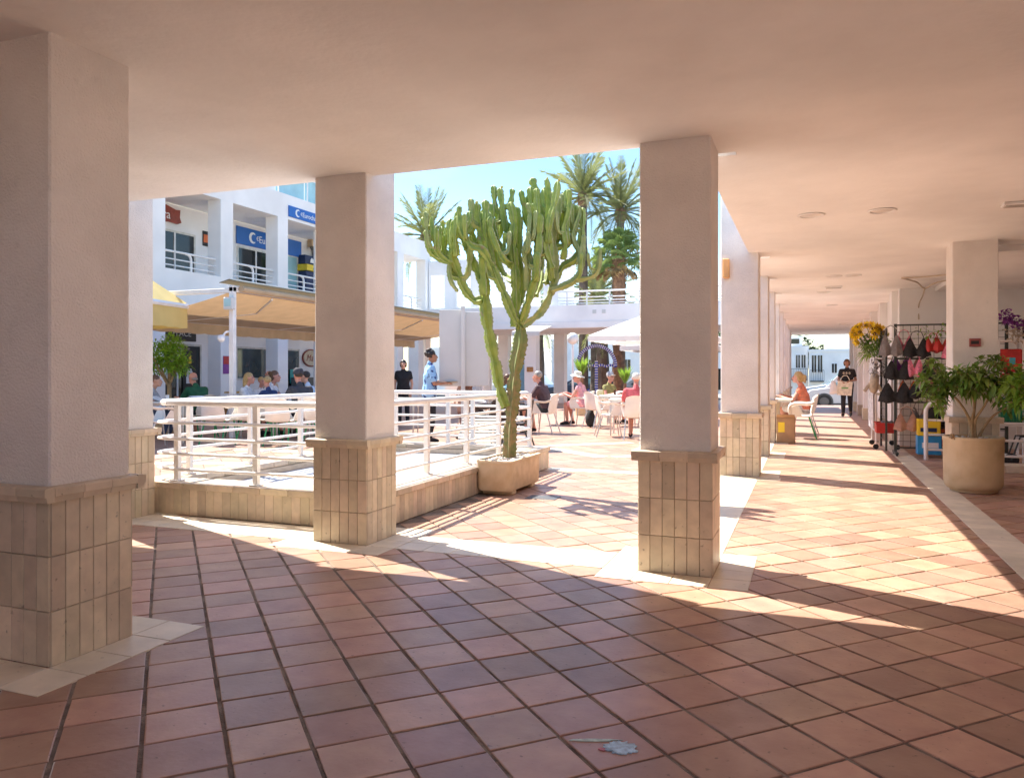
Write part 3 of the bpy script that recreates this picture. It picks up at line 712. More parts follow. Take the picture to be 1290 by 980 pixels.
schefflera('schefflera', 'light green umbrella plant reaching in at the right edge of the picture', (PL2[0],PL2[1],.56),
  [((-.30,0,.55),(.2,.25,.28),34),((-.1,.05,.6),(.3,.3,.26),40),((.25,0,.6),(.25,.25,.25),36)],
  [[(0,0,-.02),(-.05,0,.25),(-.15,0,.5)],[(0,0,-.02),(.05,0,.25),(.15,0,.5)]], m_leafb, 33, (.11,.17))

# ------------------------------------------------------------------ sign board on a post (seen from behind)
t = thing('sign_board', 'plain grey back of a large sign board on a post beyond the railing', 'sign', (-5.91,12.94,0))
dx = Vector((.934,.357)); an = math.atan2(dx.y, dx.x); t.rotation_euler = (0,0,an)
part('panel', G().cbox(-.45,.045,1.03,.015,.075,2.44,.006).cbox(.02,.045,1.03,.46,.075,2.40,.006), m_grey, t)
part('post', G().cbox(-.045,-.04,0,.03,.043,2.5,.006), m_grey, t)
part('base_plate', G().cbox(-.15,-.15,0,.14,.15,.015,.004), m_grey, t)

# ------------------------------------------------------------------ tan double-sided awning on posts along the restaurants
t = thing('awning', 'long tan canvas awning on white posts over the restaurant terrace', 'awning', (-10.5,12.1,0)); o_ = (-10.5,12.1,0)
AX, AY0, AY1 = -10.5, 12.1, 24.6
for y in (12.15, 18.3, 24.5): part('post', G().cbox(AX-.05,y-.05,0,AX+.05,y+.05,2.95,.006), m_rail, t, off=o_)
part('ridge_beam', G().cbox(AX-.05,AY0,2.86,AX+.05,AY1,2.98,.008), m_rail, t, off=o_)
part('canvas_roll', G().tube([(AX+.12,AY0+.15,2.92),(AX+.12,AY1,2.92)],.065,12), m_tan, t, True, off=o_)
part('rain_cover', G().prism([(AX-.24,3.03),(AX,3.085),(AX+.16,3.05),(AX+.16,3.06),(AX,3.10),(AX-.24,3.042)],AY0-.05,AY1,'y'), M('cover_green',(.06,.07,.05),.5), t, off=o_)
WX = -13.1
g = G(); n = 14
vs = []; 
for i in range(n+1):
    f = i/n; x = AX-.06+(WX-AX)*f; z = 2.88-.46*f-.05*math.sin(math.pi*f)
    vs += [(x,AY0+.12,z),(x,AY1,z)]
g.add(vs, [(2*i,2*i+1,2*i+3,2*i+2) for i in range(n)]); part('canvas', g, m_tan, t, True, off=o_)
g = G(); vs = []; n = 150
for i in range(n+1):
    y = AY0+.12+(AY1-AY0-.12)*i/n; w_ = .02*math.sin(i*1.1)
    vs += [(WX-.065+w_*.3,y,2.42),(WX-.065+w_,y,2.19-.02*abs(math.sin(i*.5)))]
g.add(vs, [(2*i,2*i+1,2*i+3,2*i+2) for i in range(n)]); part('valance', g, m_tan, t, True, off=o_)
part('front_bar', G().tube([(WX-.06,AY0+.1,2.44),(WX-.06,AY1,2.44)],.03,8), m_rail, t, True, off=o_)
part('end_beam', G().cbox(WX-.3,AY0+.02,2.84,AX-.051,AY0+.1,2.93,.006), m_rail, t, off=o_)
for y in (13.4, 16.9, 20.2, 23.2):
    part('folding_arm', G().tube([(AX-.05,y,2.82),(AX-1.2,y+.9,2.62),(WX-.02,y,2.43)],.025,8), m_rail, t, False, off=o_)
fl = thing('floodlight', 'small square floodlight fixed high on the near awning post', 'lamp', (AX+.02,12.04,2.62))
part('casing', G().cbox(-.11,-.06,-.12,.11,.05,.12,.015), m_grey, fl); part('lens', G().cbox(-.08,-.068,-.06,.08,-.061,.08,.003), m_glassb, fl)
cs = thing('camera_dome', 'white bracket lamp low on the near awning post', 'lamp', (AX-.04,12.02,1.98))
part('bracket', G().tube([(0,.08,.1),(0,-.02,.08),(-.04,-.06,.0)],.02,8), m_rail, cs, True); part('dome', G().blob([((-.06,-.07,-.04),.075)],6,10), m_rail, cs, True)

# yellow square parasol at the left
def square_parasol(name, lb, c, half, ze, za, mat, val, rot=0, group=None, bar=None):
    t = thing(name, lb, 'parasol', (c[0],c[1],0), rot, group)
    part('pole', G().tube([(0,0,.06),(0,0,za+.03)],.028,10), m_rail, t, True)
    part('foot_plate', G().cbox(-.3,-.3,0,.3,.3,.06,.01), m_grey, t)
    g = G(); h = half; k = 8
    pts = [(h,-h),(h,0),(h,h),(0,h),(-h,h),(-h,0),(-h,-h),(0,-h)]
    vs = []
    for i in range(6):
        f = i/5; z = za+(ze-za)*(f**1.1) 
        vs += [(x*f+0, y*f, z + (.02*f if (abs(x)==h and abs(y)==h) else -.02*f*(1-f))) for x, y in pts] if i else [(0,0,za)]*8
    fs = [(i*8+j,i*8+(j+1)%8,i*8+8+(j+1)%8,i*8+8+j) for i in range(1,5) for j in range(8)] + [(0,8+(j+1)%8,8+j) for j in range(8)]
    g.add(vs, fs); part('canopy', g, mat, t, False)
    g = G(); q = []
    for i in range(4):
        a = pts[2*i]; b_ = pts[(2*i+2)%8]
        for j in range(12): q.append((a[0]+(b_[0]-a[0])*j/12, a[1]+(b_[1]-a[1])*j/12))
    n = len(q); g.add([(x*1.002,y*1.002,ze+.0) for x,y in q]+[(x*1.006,y*1.006,ze-val-.012*(i%2)) for i,(x,y) in enumerate(q)], [(i,(i+1)%n,n+(i+1)%n,n+i) for i in range(n)])
    part('valance', g, mat, t)
    for i in range(4):
        a = pts[2*i]; part('rib', G().tube([(0,0,za-.06),(a[0]*.98,a[1]*.98,ze-.03)],.012,6), m_rail, t, True)
    if bar:
        g = G()
        for i in range(4):
            a = pts[2*i]; b_ = pts[(2*i+2)%8]; g.tube([(a[0],a[1],ze-.04),(b_[0],b_[1],ze-.04)],.055,6)
        part('edge_bar', g, m_rail, t)
    return t
square_parasol('parasol', 'yellow square parasol with a deep valance, behind the bright column on the left', (-12.73,10.80), 1.25, 2.66, 3.75, m_yel, .48, R(12), bar=1)
square_parasol('parasol', 'near white parasol at the right of the courtyard, partly behind the column', (-3.75,20.9), 1.55, 2.12+.1, 2.95, m_wcanvas, .12, R(0), 'white courtyard parasols')
square_parasol('parasol', 'farther white parasol, lower in view behind the other white one', (-4.2,26.2), 1.5, 2.15, 2.85, m_wcanvas, .14, R(0), 'white courtyard parasols')

# potted orange tree at the left
t = thing('potted_tree', 'small potted tree with bright green leaves in front of the bar door', 'tree', (-12.37,12.4,0))
part('pot', G().lathe([(.2,0),(.24,.05),(.3,.5),(.31,.52),(.28,.52),(.27,.47)],20), m_stone2, t, True)
part('trunk', G().tube(spline([(0,0,.3),(.02,.0,.7),(0,.02,1.05),(.03,0,1.3)],5),[.05-.001*i for i in range(16)],8), m_twig, t, True)
for a in (0,1.6,3.0,4.4): part('limb', G().tube([(0,.01,1.0),(.18*math.cos(a),.18*math.sin(a),1.3),(.32*math.cos(a),.32*math.sin(a),1.6)],[.03,.02,.01],6), m_twig, t, True)
g = G(); random.seed(5)
def leafball(g, c, rad, n, ll):
    for _ in range(n):
        v = Vector((random.gauss(0,1),random.gauss(0,1),random.gauss(0,1))).normalized()*random.random()**.45
        p = Vector(c)+Vector((v.x*rad[0],v.y*rad[1],v.z*rad[2])); d = (v+Vector((random.uniform(-1,1),random.uniform(-1,1),random.uniform(-.6,.9)))).normalized()
        leaf(g, p, d, ll*random.uniform(.7,1.2), ll*.45)
for c, r, n in [((.05,0,1.72),(.38,.38,.30),420),((.35,-.1,1.55),(.25,.25,.22),170),((-.35,.1,1.75),(.25,.25,.3),170),((-.45,0,1.45),(.22,.22,.22),120),((.1,0,2.0),(.22,.22,.16),120)]: leafball(g, (c[0],c[1],c[2]-.1), r, int(n*2.0), .10)
struct(part('crown', g, m_leaforange, t, fix=False), 'stuff')

# ------------------------------------------------------------------ left building (two storeys of shops facing the courtyard)
t = thing('shop_building', 'white two-storey shop building with balconies along the left of the courtyard', 'building', (-15.25,17.17,0)); o_ = (-15.25,17.17,0)
LB = t; BX = -15.25
CY = [17.17+2.48*k for k in range(-3,5)] + [29.5]
for y in CY: part('pillar', G().cbox(BX-.46,y,0,BX,y+.5,6.1,.008), m_whiteb, t, off=o_)
part('balcony_band', G().box(BX-1.75,8.9,3.0,BX-.002,30.0,3.35).box(BX-.44,8.9,3.35,BX-.006,30.0,3.95), m_whiteb, t, off=o_)
part('roof_beam', G().box(BX-1.75,8.9,6.12,BX-.47,30.0,6.42).box(BX-.46,8.9,6.10,BX-.004,30.0,6.87), m_whiteb, t, off=o_)
part('wall', G().box(-17.4,8.9,0,-17,24.2,6.1), m_whiteb, t, off=o_)
part('roof', G().box(-24,8.9,6.43,-16,29.9,6.87), m_whiteb, t, off=o_)
part('terrace_wall', G().box(-18.5,18,6.88,-18.3,29,9.4), m_whiteb, t, off=o_)
def opening(y0, y1, z0, z1, nm='window', mat=m_glassdk, mull=(), fr=.06, x=-17):
    f = part(nm, G().box(x,y0,z0,x+.03,y0+fr,z1).box(x,y1-fr,z0,x+.03,y1,z1).box(x,y0+fr,z1-fr,x+.03,y1-fr,z1).box(x,y0+fr,z0,x+.03,y1-fr,z0+fr), M('frame_%d'%int(y0*100+z0*10),(.68,.66,.60),.5), t, off=o_)
    g = G().box(x,y0+fr,z0+fr,x+.012,y1-fr,z1-fr); part('pane', g, mat, f, off=o_)
    for m in mull: part('mullion', G().box(x+.012,m-.03,z0+fr,x+.034,m+.03,z1-fr), m_rail, f, off=o_)
    return f
opening(16.2,18.05,3.36,5.36,'door',m_glassdk,(17.25,))
opening(14.0,15.6,3.36,5.36,'door',m_glassdk,(14.8,))
opening(19.85,21.75,3.36,5.34,'door',m_glassdk,(20.75,))
opening(22.3,23.0,3.36,5.42,'door',m_glassb)
part('leaning_panel', G().hull([(-16.98,21.2,3.5),(-16.98,21.65,3.5),(-16.98,21.65,5.2),(-16.96,21.2,3.5),(-16.96,21.65,3.5),(-16.96,21.65,5.2)]), m_glassb, t, off=o_)
opening(16.4,18.3,.06,2.12,'door',m_glassdk,(17.35,))
opening(19.8,21.35,1.05,2.12,'window',m_glass)
opening(22.3,23.1,.06,2.12,'door',m_glass)
opening(13.2,15.2,.06,2.12,'door',m_glass,(14.2,))
for k in range(len(CY)-1):
    ya, yb = CY[k]+.5, CY[k+1]; r = None
    g = G()
    for z, rr_ in ((4.44,.03),(4.24,.018),(4.08,.018)): g.tube([(BX-.2,ya-.0,z),(BX-.2,yb+.0,z)], rr_, 8)
    r = part('balcony_rail', g, m_rail, t, off=o_)
    ym = (ya+yb)/2+.1
    g = G().tube(spline([(BX-.21,ym,3.94),(BX-.21,ym,4.28),(BX-.21,ym-.06,4.40),(BX-.21,ym-.2,4.44)],4), .035, 8); part('rail_post', g, m_rail, r, True, off=o_)
for k in range(2):                                      # glass balustrade on the terrace
    y = 20.0+1.5*k
    part('balustrade_pane', G().box(-15.6,y,6.95,-15.58,y+1.42,7.7), m_glassb, t, off=o_)
    part('balustrade_rail', G().tube([(-15.5,y,7.75),(-15.5,y+1.5,7.75)],.025,6).tube([(-15.5,y,6.87),(-15.5,y,7.75)],.025,6), m_rail, t, off=o_)
# signs and small things on it
def sign(name, lb, y0, y1, z0, z1, mat, x=-16.99, th=.05, cat='sign', off=.0):
    s_ = thing(name, lb, cat, (x,(y0+y1)/2,(z0+z1)/2))
    part('board', G().cbox(0,(y0-y1)/2,(z0-z1)/2,th,(y1-y0)/2,(z1-z0)/2,.008), mat, s_)
    return s_
def crescent(g, y, z, r, x0, x1):
    ps = [(y+r*math.cos(a), z+r*math.sin(a)) for a in [R(55+25*i) for i in range(11)]]
    ps += [(y+r*.26+r*.68*math.cos(a), z+r*.68*math.sin(a)) for a in [R(300-24*i) for i in range(11)]]
    n = 11; vs = [(x,p[0],p[1]) for x in (x0,x1) for p in ps]
    fs = []
    for i in range(10): fs.append((22+i,22+i+1,22+20-i,22+21-i)); fs.append((21-i,20-i,i+1,i))
    for i in range(22): fs.append((i,(i+1)%22,22+(i+1)%22,22+i))
    return g.add(vs, fs)
s_ = sign('shop_sign', 'blue sign with white crescent logo, over the upper doors behind the pillar', 19.81, 23.15, 5.40, 5.96, m_blue)
part('emblem', crescent(G(), -.93, 0, .185, .05, .056), m_signw, s_)
text('small_lettering', '€', .2, m_signw, s_, (.052,-.76,-.06), ROTX)
text('lettering', 'Eurochange', .32, m_signw, s_, (.052,-.63,-.11), ROTX)
s_ = sign('beam_sign', 'narrow blue sign with white lettering fixed along the roof beam', 20.15, 25.2, 6.19, 6.54, m_blue, x=BX+.0, th=.04)
part('emblem', crescent(G(), -2.08, 0, .125, .04, .046), m_signw, s_)
text('small_lettering', '€', .15, m_signw, s_, (.042,-1.94,-.05), ROTX); text('lettering', 'Eurochange', .22, m_signw, s_, (.042,-1.84,-.075), ROTX)
s_ = thing('cafe_sign', 'dark red shaped sign with cream letters on the upper wall at the left', 'sign', (-16.98,16.7,5.75))
ps = [(-1.0,.22),(-.6,.30),(-.2,.24),(.2,.28),(.55,.20),(.72,.22),(.70,.0),(.76,-.14),(.62,-.20),(.3,-.18),(0,-.24),(-.5,-.18),(-1.0,-.24)]
part('board', G().prism(ps, 0, .05, 'x'), m_brownsign, s_)
text('lettering', 'ra', .36, m_signw, s_, (.052,.05,-.1), ROTX)
s_ = sign('notice', 'small orange and black notice beside the upper door at the left', 18.35, 18.75, 5.1, 5.55, m_blacksign, th=.02)
part('print', G().box(.021,-.17,-.12,.026,.17,.12), m_orange, s_)
s_ = thing('cash_machine', 'yellow and navy cash machine with a white front on the upper walkway', 'cash machine', (-16.98,23.5,3.36))
part('body', G().cbox(0,-.5,0,.35,.55,1.55,.015), m_navy, s_); part('band', G().cbox(0,-.55,1.56,.42,.62,1.78,.01), m_yell, s_)
text('lettering', 'ATM', .17, m_navy, s_, (.422,-.2,1.61), ROTX)
part('crown_sign', G().cbox(0,-.5,1.80,.3,.2,2.12,.01), m_navy, s_); part('white_front', G().cbox(.351,-.1,.3,.38,.45,1.45,.01), m_signw, s_)
part('emblem', G().prism([(-.2,1.87),(.1,1.87),(.12,2.0),(.04,2.06),(-.04,2.0),(-.1,2.06),(-.18,1.98)],.301,.31,'x'), m_signw, s_)
part('screen', G().cbox(.381,0,.95,.39,.35,1.25,.004), m_glass, s_); part('keypad', G().cbox(.381,.02,.6,.40,.34,.8,.004), m_greydk, s_)
s_ = thing('wall_sign', 'yellow and navy projecting sign on the upper wall beside the camera', 'sign', (-16.95,24.0,5.55)); part('board', G().cbox(0,-.1,-.3,.45,.0,.3,.02), m_yell, s_); part('back_board', G().cbox(-.0,-.2,-.28,.40,-.101,.28,.02), m_navy, s_)
s_ = thing('security_camera', 'dark security camera on a bracket under the upper ceiling', 'camera', (-16.9,23.6,5.95)); part('bracket', G().cbox(-.08,-.05,-.1,.1,.05,.22,.01), m_tan, s_); part('camera_body', G().tube([(.0,.1,-.1),(.3,-.25,-.22)],.07,10), m_greydk, s_)
s_ = sign('bar_sign', 'black bar sign with pale letters above the ground floor door', 16.75, 18.05, 2.2, 2.6, m_blacksign)
text('lettering', 'PLACE', .25, M('sign_letter',(.6,.58,.55),.5), s_, (.052,-.27,-.06), ROTX); text('small_lettering', 'the', .12, M('sign_letter2',(.5,.48,.45),.5), s_, (.052,-.6,-.12), ROTX)
for y, lb in ((16.85,'dark door poster with a yellow mark and white badge, left door leaf'),(17.8,'dark door poster with a white badge, right door leaf')):
    s_ = sign('door_poster', lb, y-.26, y+.26, .62, 1.95, m_blacksign, x=-16.966, th=.01, cat='poster')
    part('badge', G().prism([(-.1,-.25),(.1,-.25),(.12,0),(.06,.12),(-.06,.12),(-.12,0)],.011,.015,'x'), m_grey, s_); part('label', G().box(.016,-.14,-.32,.02,.14,-.12), m_signw, s_)
    part('mark', G().prism([(-.05,.25),(.07,.28),(.05,.5),(-.03,.45)],.011,.015,'x'), m_yell, s_)
s_ = sign('poster', 'small red and purple poster on the ground floor pillar', 17.42-.17, 17.42+.17, 1.25, 1.75, m_purple, x=BX+.0, th=.012, cat='poster'); part('print', G().box(.013,-.16,.02,.016,.16,.24), m_red, s_)
s_ = thing('oval_sign', 'oval cream sign with brown script on the ground floor wall', 'sign', (-16.98,23.75,1.82))
part('board', G().prism([(.52*math.cos(a*.2618),.32*math.sin(a*.2618)) for a in range(24)],0,.04,'x'), m_brownsign, s_); part('face', G().prism([(.48*math.cos(a*.2618),.28*math.sin(a*.2618)) for a in range(24)],.041,.05,'x'), M('sign_cream',(.62,.52,.36),.5), s_)
text('lettering', 'Ma', .34, m_brownsign, s_, (.052,-.34,-.11), ROTX, shear=.3)
s_ = thing('glass_counter', 'low dark glass display counter against the ground floor wall', 'counter', (-16.4,23.4,0)); part('base', G().cbox(-.4,-1.1,0,.35,1.1,.55,.01), m_greydk, s_); part('glass_case', G().cbox(-.38,-1.08,.551,.33,1.08,1.12,.02), m_glass, s_); part('shelf', G().box(.331,-1.05,.8,.345,1.05,.83), m_grey, s_)
s_ = thing('display_stand', 'teal bags standing behind the ground floor door glass', 'display', (-16.94,22.62,.9)); part('bag', G().cbox(-.0,-.16,0,.05,.16,.5,.02), M('teal',(.05,.42,.40),.5), s_); part('bag', G().cbox(0,.2,.0,.05,.36,.4,.02), M('teal2',(.12,.45,.42),.5), s_)
for k, (x, y, lb) in enumerate([(-14.2,17.2,'yellow wooden picnic table in front of the ground floor pillar'),(-14.0,19.6,'yellow wooden picnic table behind the diners, right of the other')]):
    s_ = thing('picnic_table', lb, 'table', (x,y,0), R(10), 'wooden picnic tables')
    for i in range(4): part('plank', G().cbox(-.36+.18*i,-.8,.74,-.2+.18*i,.8,.775,.004), m_woody, s_)
    for sx in (-.7,.55): part('bench_plank', G().cbox(sx,-.8,.42,sx+.17,.8,.455,.004), m_woody, s_)
    for y_ in (-.6,.6): part('leg', G().hull([(-.6,y_-.03,0),(-.5,y_-.03,0),(-.22,y_-.03,.74),(-.3,y_-.03,.74),(-.6,y_+.03,0),(-.5,y_+.03,0),(-.22,y_+.03,.74),(-.3,y_+.03,.74)]), m_wood, s_); part('leg', G().hull([(.6,y_-.03,0),(.5,y_-.03,0),(.22,y_-.03,.74),(.3,y_-.03,.74),(.6,y_+.03,0),(.5,y_+.03,0),(.22,y_+.03,.74),(.3,y_+.03,.74)]), m_wood, s_)

# ------------------------------------------------------------------ far wing closing the courtyard, with walkway
t = thing('far_wing', 'white far wing with upper openings and a raised walkway across the courtyard', 'building', (-10,27.3,0)); o_ = (-10,27.3,0)
WY = 27.26
for x0_ in (-9.96,-12.4,-14.9): part('pillar', G().cbox(x0_,WY+.05,0,x0_+.46,WY+.5,2.92,.008), m_whiteb, t, off=o_)
for x0_ in (-10.05,-12.6): part('pillar', G().cbox(x0_,31.2,0,x0_+.46,31.65,2.92,.008), m_whiteb, t, off=o_)
part('walkway_slab', G().box(-15.2,WY+.04,2.92,-1.02,31.8,3.16), m_whiteb, t, off=o_)
part('walkway_parapet', G().box(-15.2,WY,3.161,-1.02,WY+.25,3.76), m_whiteb, t, off=o_)
part('slab_edge', G().cbox(-15.2,WY-.03,2.925,-1.02,WY+.038,3.155,.006), m_whiteb, t, off=o_)
part('upper_wall', G().box(-15.2,29.7,3.165,-8.7,29.95,4.03).box(-15.2,29.7,5.45,-8.72,29.95,6.05), m_whiteb, t, off=o_)
for i in range(6):
    xa = -15.2+(.0 if i == 0 else .74+1.22*(i-1)+ .0); xb = -15.09 if i == 0 else xa+.58
    part('pier', G().box(xa,29.702,4.03,min(xb,-8.72),29.948,5.45), m_whiteb, t, off=o_)
part('end_wall', G().box(-9.3,27.6,3.765,-8.71,29.69,5.2), m_whiteb, t, off=o_)
g = G()
for z in (4.12,4.3,4.45): g.tube([(-15.1,30.05,z),(-8.8,30.05,z)],.018,6)
part('upper_rail', g, m_rail, t, off=o_)
for z, rr_ in ((4.27,.03),(4.05,.018),(3.93,.018),(3.83,.018)): part('walkway_rail', G().tube([(-8.7,WY+.12,z),(-1.02,WY+.12,z)],rr_,8), m_rail, t, off=o_)
for x in (-8.3,-7.55,-6.7,-5.6,-4.5,-3.4,-2.3,-1.2): part('rail_post', G().tube([(x,WY+.12,3.76),(x,WY+.12,4.27)],.03,8), m_rail, t, off=o_)
for x in (-7.3,-6.95): part('vent', G().box(x,WY-.02,3.43,x+.14,WY-.002,3.57), m_grey, t, off=o_)
part('room_wall', G().box(-15.2,31.3,0,-13.0,31.5,2.91), m_whiteb, t, off=o_)
part('blue_door', G().cbox(-12.0,31.7,0,-11.1,31.76,1.9,.01), m_skyb, t, off=o_)
s_ = tag(part('small_plaque', G().cbox(-9.85,WY+.0,1.32,-9.6,WY+.048,1.5,.01), m_wood), 'small brown plaque on the far wing pillar', 'plaque')
s_ = thing('awning', 'short cream canvas awning at the end of the far wing', 'awning', (-9.35,26.2,2.70)); part('canvas', G().hull([(-.5,.9,.32),(.55,.9,.32),(.55,-.5,.05),(-.5,-.5,.05),(-.5,.9,.28),(.55,.9,.28),(.55,-.5,.01),(-.5,-.5,.01)]), m_wcanvas, s_); part('valance', G().box(-.5,-.52,-.12,.55,-.502,.04), m_wcanvas, s_); part('arm', G().tube([(-.48,.9,.1),(-.3,-.4,-.05)],.03,6), m_wood, s_)

# ------------------------------------------------------------------ street beyond: kerb, road, houses, cars
struct(part('terrace_edge', G().box(-40,33.0,ZG-.6,30,34.4,-.06), m_pave))
struct(part('pavement', G().box(-60,34.4,ZG-.8,60,36.0,ZG), m_pave)); struct(part('road', G().box(-90,36.0,ZG-1.0,90,46,ZG-.12), m_asph)); struct(part('far_pavement', G().box(-90,46.0,ZG-1.5,90,54,ZG), m_pave))
def house(name, lb, c, sx, sy, h, wins, base=-2.5, chim=None, balc=()):
    t = thing(name, lb, 'house', (c[0],c[1],base))
    part('walls', G().box(-sx/2,0,0,sx/2,sy,h-base), m_whiteb, t); part('parapet', G().box(-sx/2-.06,-.06,h-base,sx/2+.06,sy,h-base+.22), m_whiteb, t)
    for x, z, wd, hh in wins:
        f = part('window', G().box(x-wd/2-.06,-.05,z-base-.06,x+wd/2+.06,-.002,z-base+hh+.06), m_whiteb, t); part('pane', G().box(x-wd/2,-.07,z-base,x-.03,-.051,z-base+hh).box(x+.03,-.07,z-base,x+wd/2,-.051,z-base+hh), m_glassdk, f)
    for x0_, x1_, z in balc:
        part('balcony', G().box(x0_,-.5,z-base-.12,x1_,-.08,z-base), m_greydk, t)
        g = G(); n = max(3,int((x1_-x0_)/.14))
        for i in range(n+1): g.box(x0_+(x1_-x0_)*i/n-.012,-.5,z-base,x0_+(x1_-x0_)*i/n+.012,-.476,z-base+.9)
        g.box(x0_,-.51,z-base+.9,x1_,-.47,z-base+.94); part('balcony_railing', g, m_dark, t)
    if chim: part('chimney', G().box(chim-.6,1,h-base+.221,chim+.6,2.2,h-base+1.0).box(chim-.7,.9,h-base+1.0,chim+.7,2.3,h-base+1.12), m_whiteb, t); part('chimney_vent', G().box(chim-.4,.95,h-base+.45,chim+.35,.99,h-base+.9), m_glassdk, t)
    return t
house('white_house', 'white house with black balconies at the left of the corridor end, chimney on top', (-2.67,74.5), 5.4, 9, 3.5, [(1.85,1.75,.34,1.15),(2.32,1.75,.34,1.15)], chim=1.6, balc=[(1.0,2.65,.75)])
house('white_house', 'white house with two tall balcony windows in the middle of the corridor end', (3.25,73.9), 6.3, 9, 3.15, [(-2.72,1.35,.36,1.5),(-2.22,1.35,.36,1.5),(-1.05,1.3,.4,.8)], balc=[(-3.05,-1.9,.6)])
house('white_house', 'taller white house behind the other two at the corridor end', (5.2,84), 7, 8, 4.9, [])
house('white_house', 'large pale house far beyond the courtyard behind the palm trunks', (-17,86), 22, 9, 5.0, [(-6,1.5,.9,1.3),(-2,1.5,.9,1.3),(3,1.5,.9,1.3),(7,1.5,.9,1.3)])
house('white_house', 'low white shop far beyond the courtyard at the right of the ornament', (-8.5,60), 9, 6, 2.6, [(-2,0,1.6,1.6),(2,0,1.6,1.6)], base=-1.5)
house('white_house', 'long white house far beyond the far wing on the left', (-36,80), 14, 9, 4.0, [(-3,.5,.9,1.3),(3,.5,.9,1.3)])

m_rimdk = M('rim_grey',(.16,.14,.13),.4)
def car(lb, x, y, rz, body, L_=4.3, Wd=1.75, Hh=1.5, van=False, z=ZG-.12):
    t = thing('parked_car', lb, 'car', (x,y,z), rz); pm = M('car_paint_%d'%(abs(hash(lb))%9999), body, .3, .03, 2, spec=.6)
    h = L_/2
    low = [(-h,.35),(-h+.05,.62),(-h+.25,.80),(-h+1.05,.93),(-h+1.15,.96),(h-.15,.98),(h-.02,.80),(h,.35),(h-.1,.24),(-h+.1,.24)]
    top = [(-h+1.0,.93),(-h+1.75,Hh-.06),(-h+2.1,Hh),(h-.6,Hh-.02),(h-.12,.95)] if not van else [(-h+.9,.93),(-h+1.6,Hh-.06),(-h+1.95,Hh),(h-.25,Hh-.02),(h-.05,.95)]
    def bodymesh(poly, w0, w1, zc):
        n = len(poly); vs = []
        for s_ in (-1,1):
            for f in (1.0,.94): vs += [((px_*(1 if f == 1 else .985)), s_*(w0 if f == 1 else w0+.06), pz_ if f==1 else zc+(pz_-zc)*.95) for px_, pz_ in poly]
        g = G(); g.add(vs, [tuple(range(n,2*n)), tuple(range(4*n-1,3*n-1,-1))]+[(i,(i+1)%n,n+(i+1)%n,n+i) for i in range(n)]+[(2*n+i,3*n+i,3*n+(i+1)%n,2*n+(i+1)%n) for i in range(n)]+[(i,2*n+i,2*n+(i+1)%n,(i+1)%n) for i in range(n)])
        return g
    part('body', bodymesh(low, Wd/2-.06, 0, .6), pm, t, True); part('cabin', bodymesh(top, Wd/2-.20, 0, 1.2), pm, t, True)
    xs = (-h+1.35,-h+1.95,-h+2.75,h-.75) if not van else (-h+1.2,-h+1.8,-h+2.6,h-.5)
    for s_ in (-1,1):
        yy = s_*(Wd/2-.135)
        part('side_window', G().prism([(xs[0],1.0),(xs[1]-.05,Hh-.14),(xs[2]-.04,Hh-.12),(xs[2]-.04,1.0)], yy-.006, yy+.006, 'y'), m_glassb, t)
        part('side_window', G().prism([(xs[2]+.04,1.0),(xs[2]+.04,Hh-.12),(xs[3]-.1,Hh-.14),(xs[3]+.15,1.0)], yy-.006, yy+.006, 'y'), m_glass, t)
        part('mirror', G().blob([((xs[0]+.2,s_*(Wd/2+.05),1.02),(.07,.09,.07))]), m_greydk, t, True)
        part('headlight', G().blob([((-h+.12,s_*(Wd/2-.28),.68),(.12,.16,.08))]), m_glassb, t, True)
    a, b_ = top[0], top[1]
    part('windscreen', G().hull([(a[0]+.06-.03,-Wd/2+.26,a[1]+.05),(a[0]+.03,Wd/2-.26,a[1]+.05),(b_[0]-.06,Wd/2-.3,b_[1]-.03),(b_[0]-.06,-Wd/2+.3,b_[1]-.03),(a[0]+.1,0,a[1]+.03)]), m_glassb, t)
    for wx in (-h+.82, h-.82):
        for s_ in (-1,1):
            yy = s_*(Wd/2-.09)
            tyre = part('wheel', G().add(*ring_y(wx, yy, .31, .33, .2)), m_blacksign, t, True)
            part('rim', G().add(*ring_y(wx, yy+s_*.02, .0, .2, .19)), m_rimdk, tyre)
            part('wheel_arch', G().add(*ring_y(wx, yy+s_*.0, .33, .40, .19)), m_greydk, t)
    return t
def ring_y(x, y, r0, r1, wd, n=20):
    vs = []; pr = [(max(r0,.01)*.6,-wd/2),(r1*.9,-wd/2),(r1,-wd/2+.03),(r1,wd/2-.03),(r1*.9,wd/2),(max(r0,.01)*.6,wd/2)]
    k = len(pr)
    vs = [(x+r*math.cos(2*math.pi*j/n), y+d, .32+r*math.sin(2*math.pi*j/n)) for r, d in pr for j in range(n)]
    return vs, [(i*n+j,i*n+(j+1)%n,(i+1)*n+(j+1)%n,(i+1)*n+j) for i in range(k-1) for j in range(n)]+[tuple(range(n)), tuple((k-1)*n+j for j in range(n))]
car('white van with dark wheel arches parked across the end of the corridor', 2.05, 36.9, 0, (.72,.68,.68), 4.4, 1.8, 1.78, True)
car('white car parked behind the van at the end of the corridor', 1.75, 42.5, 0, (.75,.76,.76), 4.2, 1.75, 1.45)
car('dark blue car parked beyond the courtyard behind the palm in a pot', -10.6, 38.5, 0, (.03,.06,.12), 4.3, 1.75, 1.4)
car('silver car parked beyond the courtyard under the rope umbrella', -7.2, 37.4, 0, (.55,.57,.60), 4.3, 1.75, 1.45)
car('white car parked beyond the far wing pillars', -14.5, 38.3, 0, (.75,.75,.75), 4.2, 1.75, 1.45)
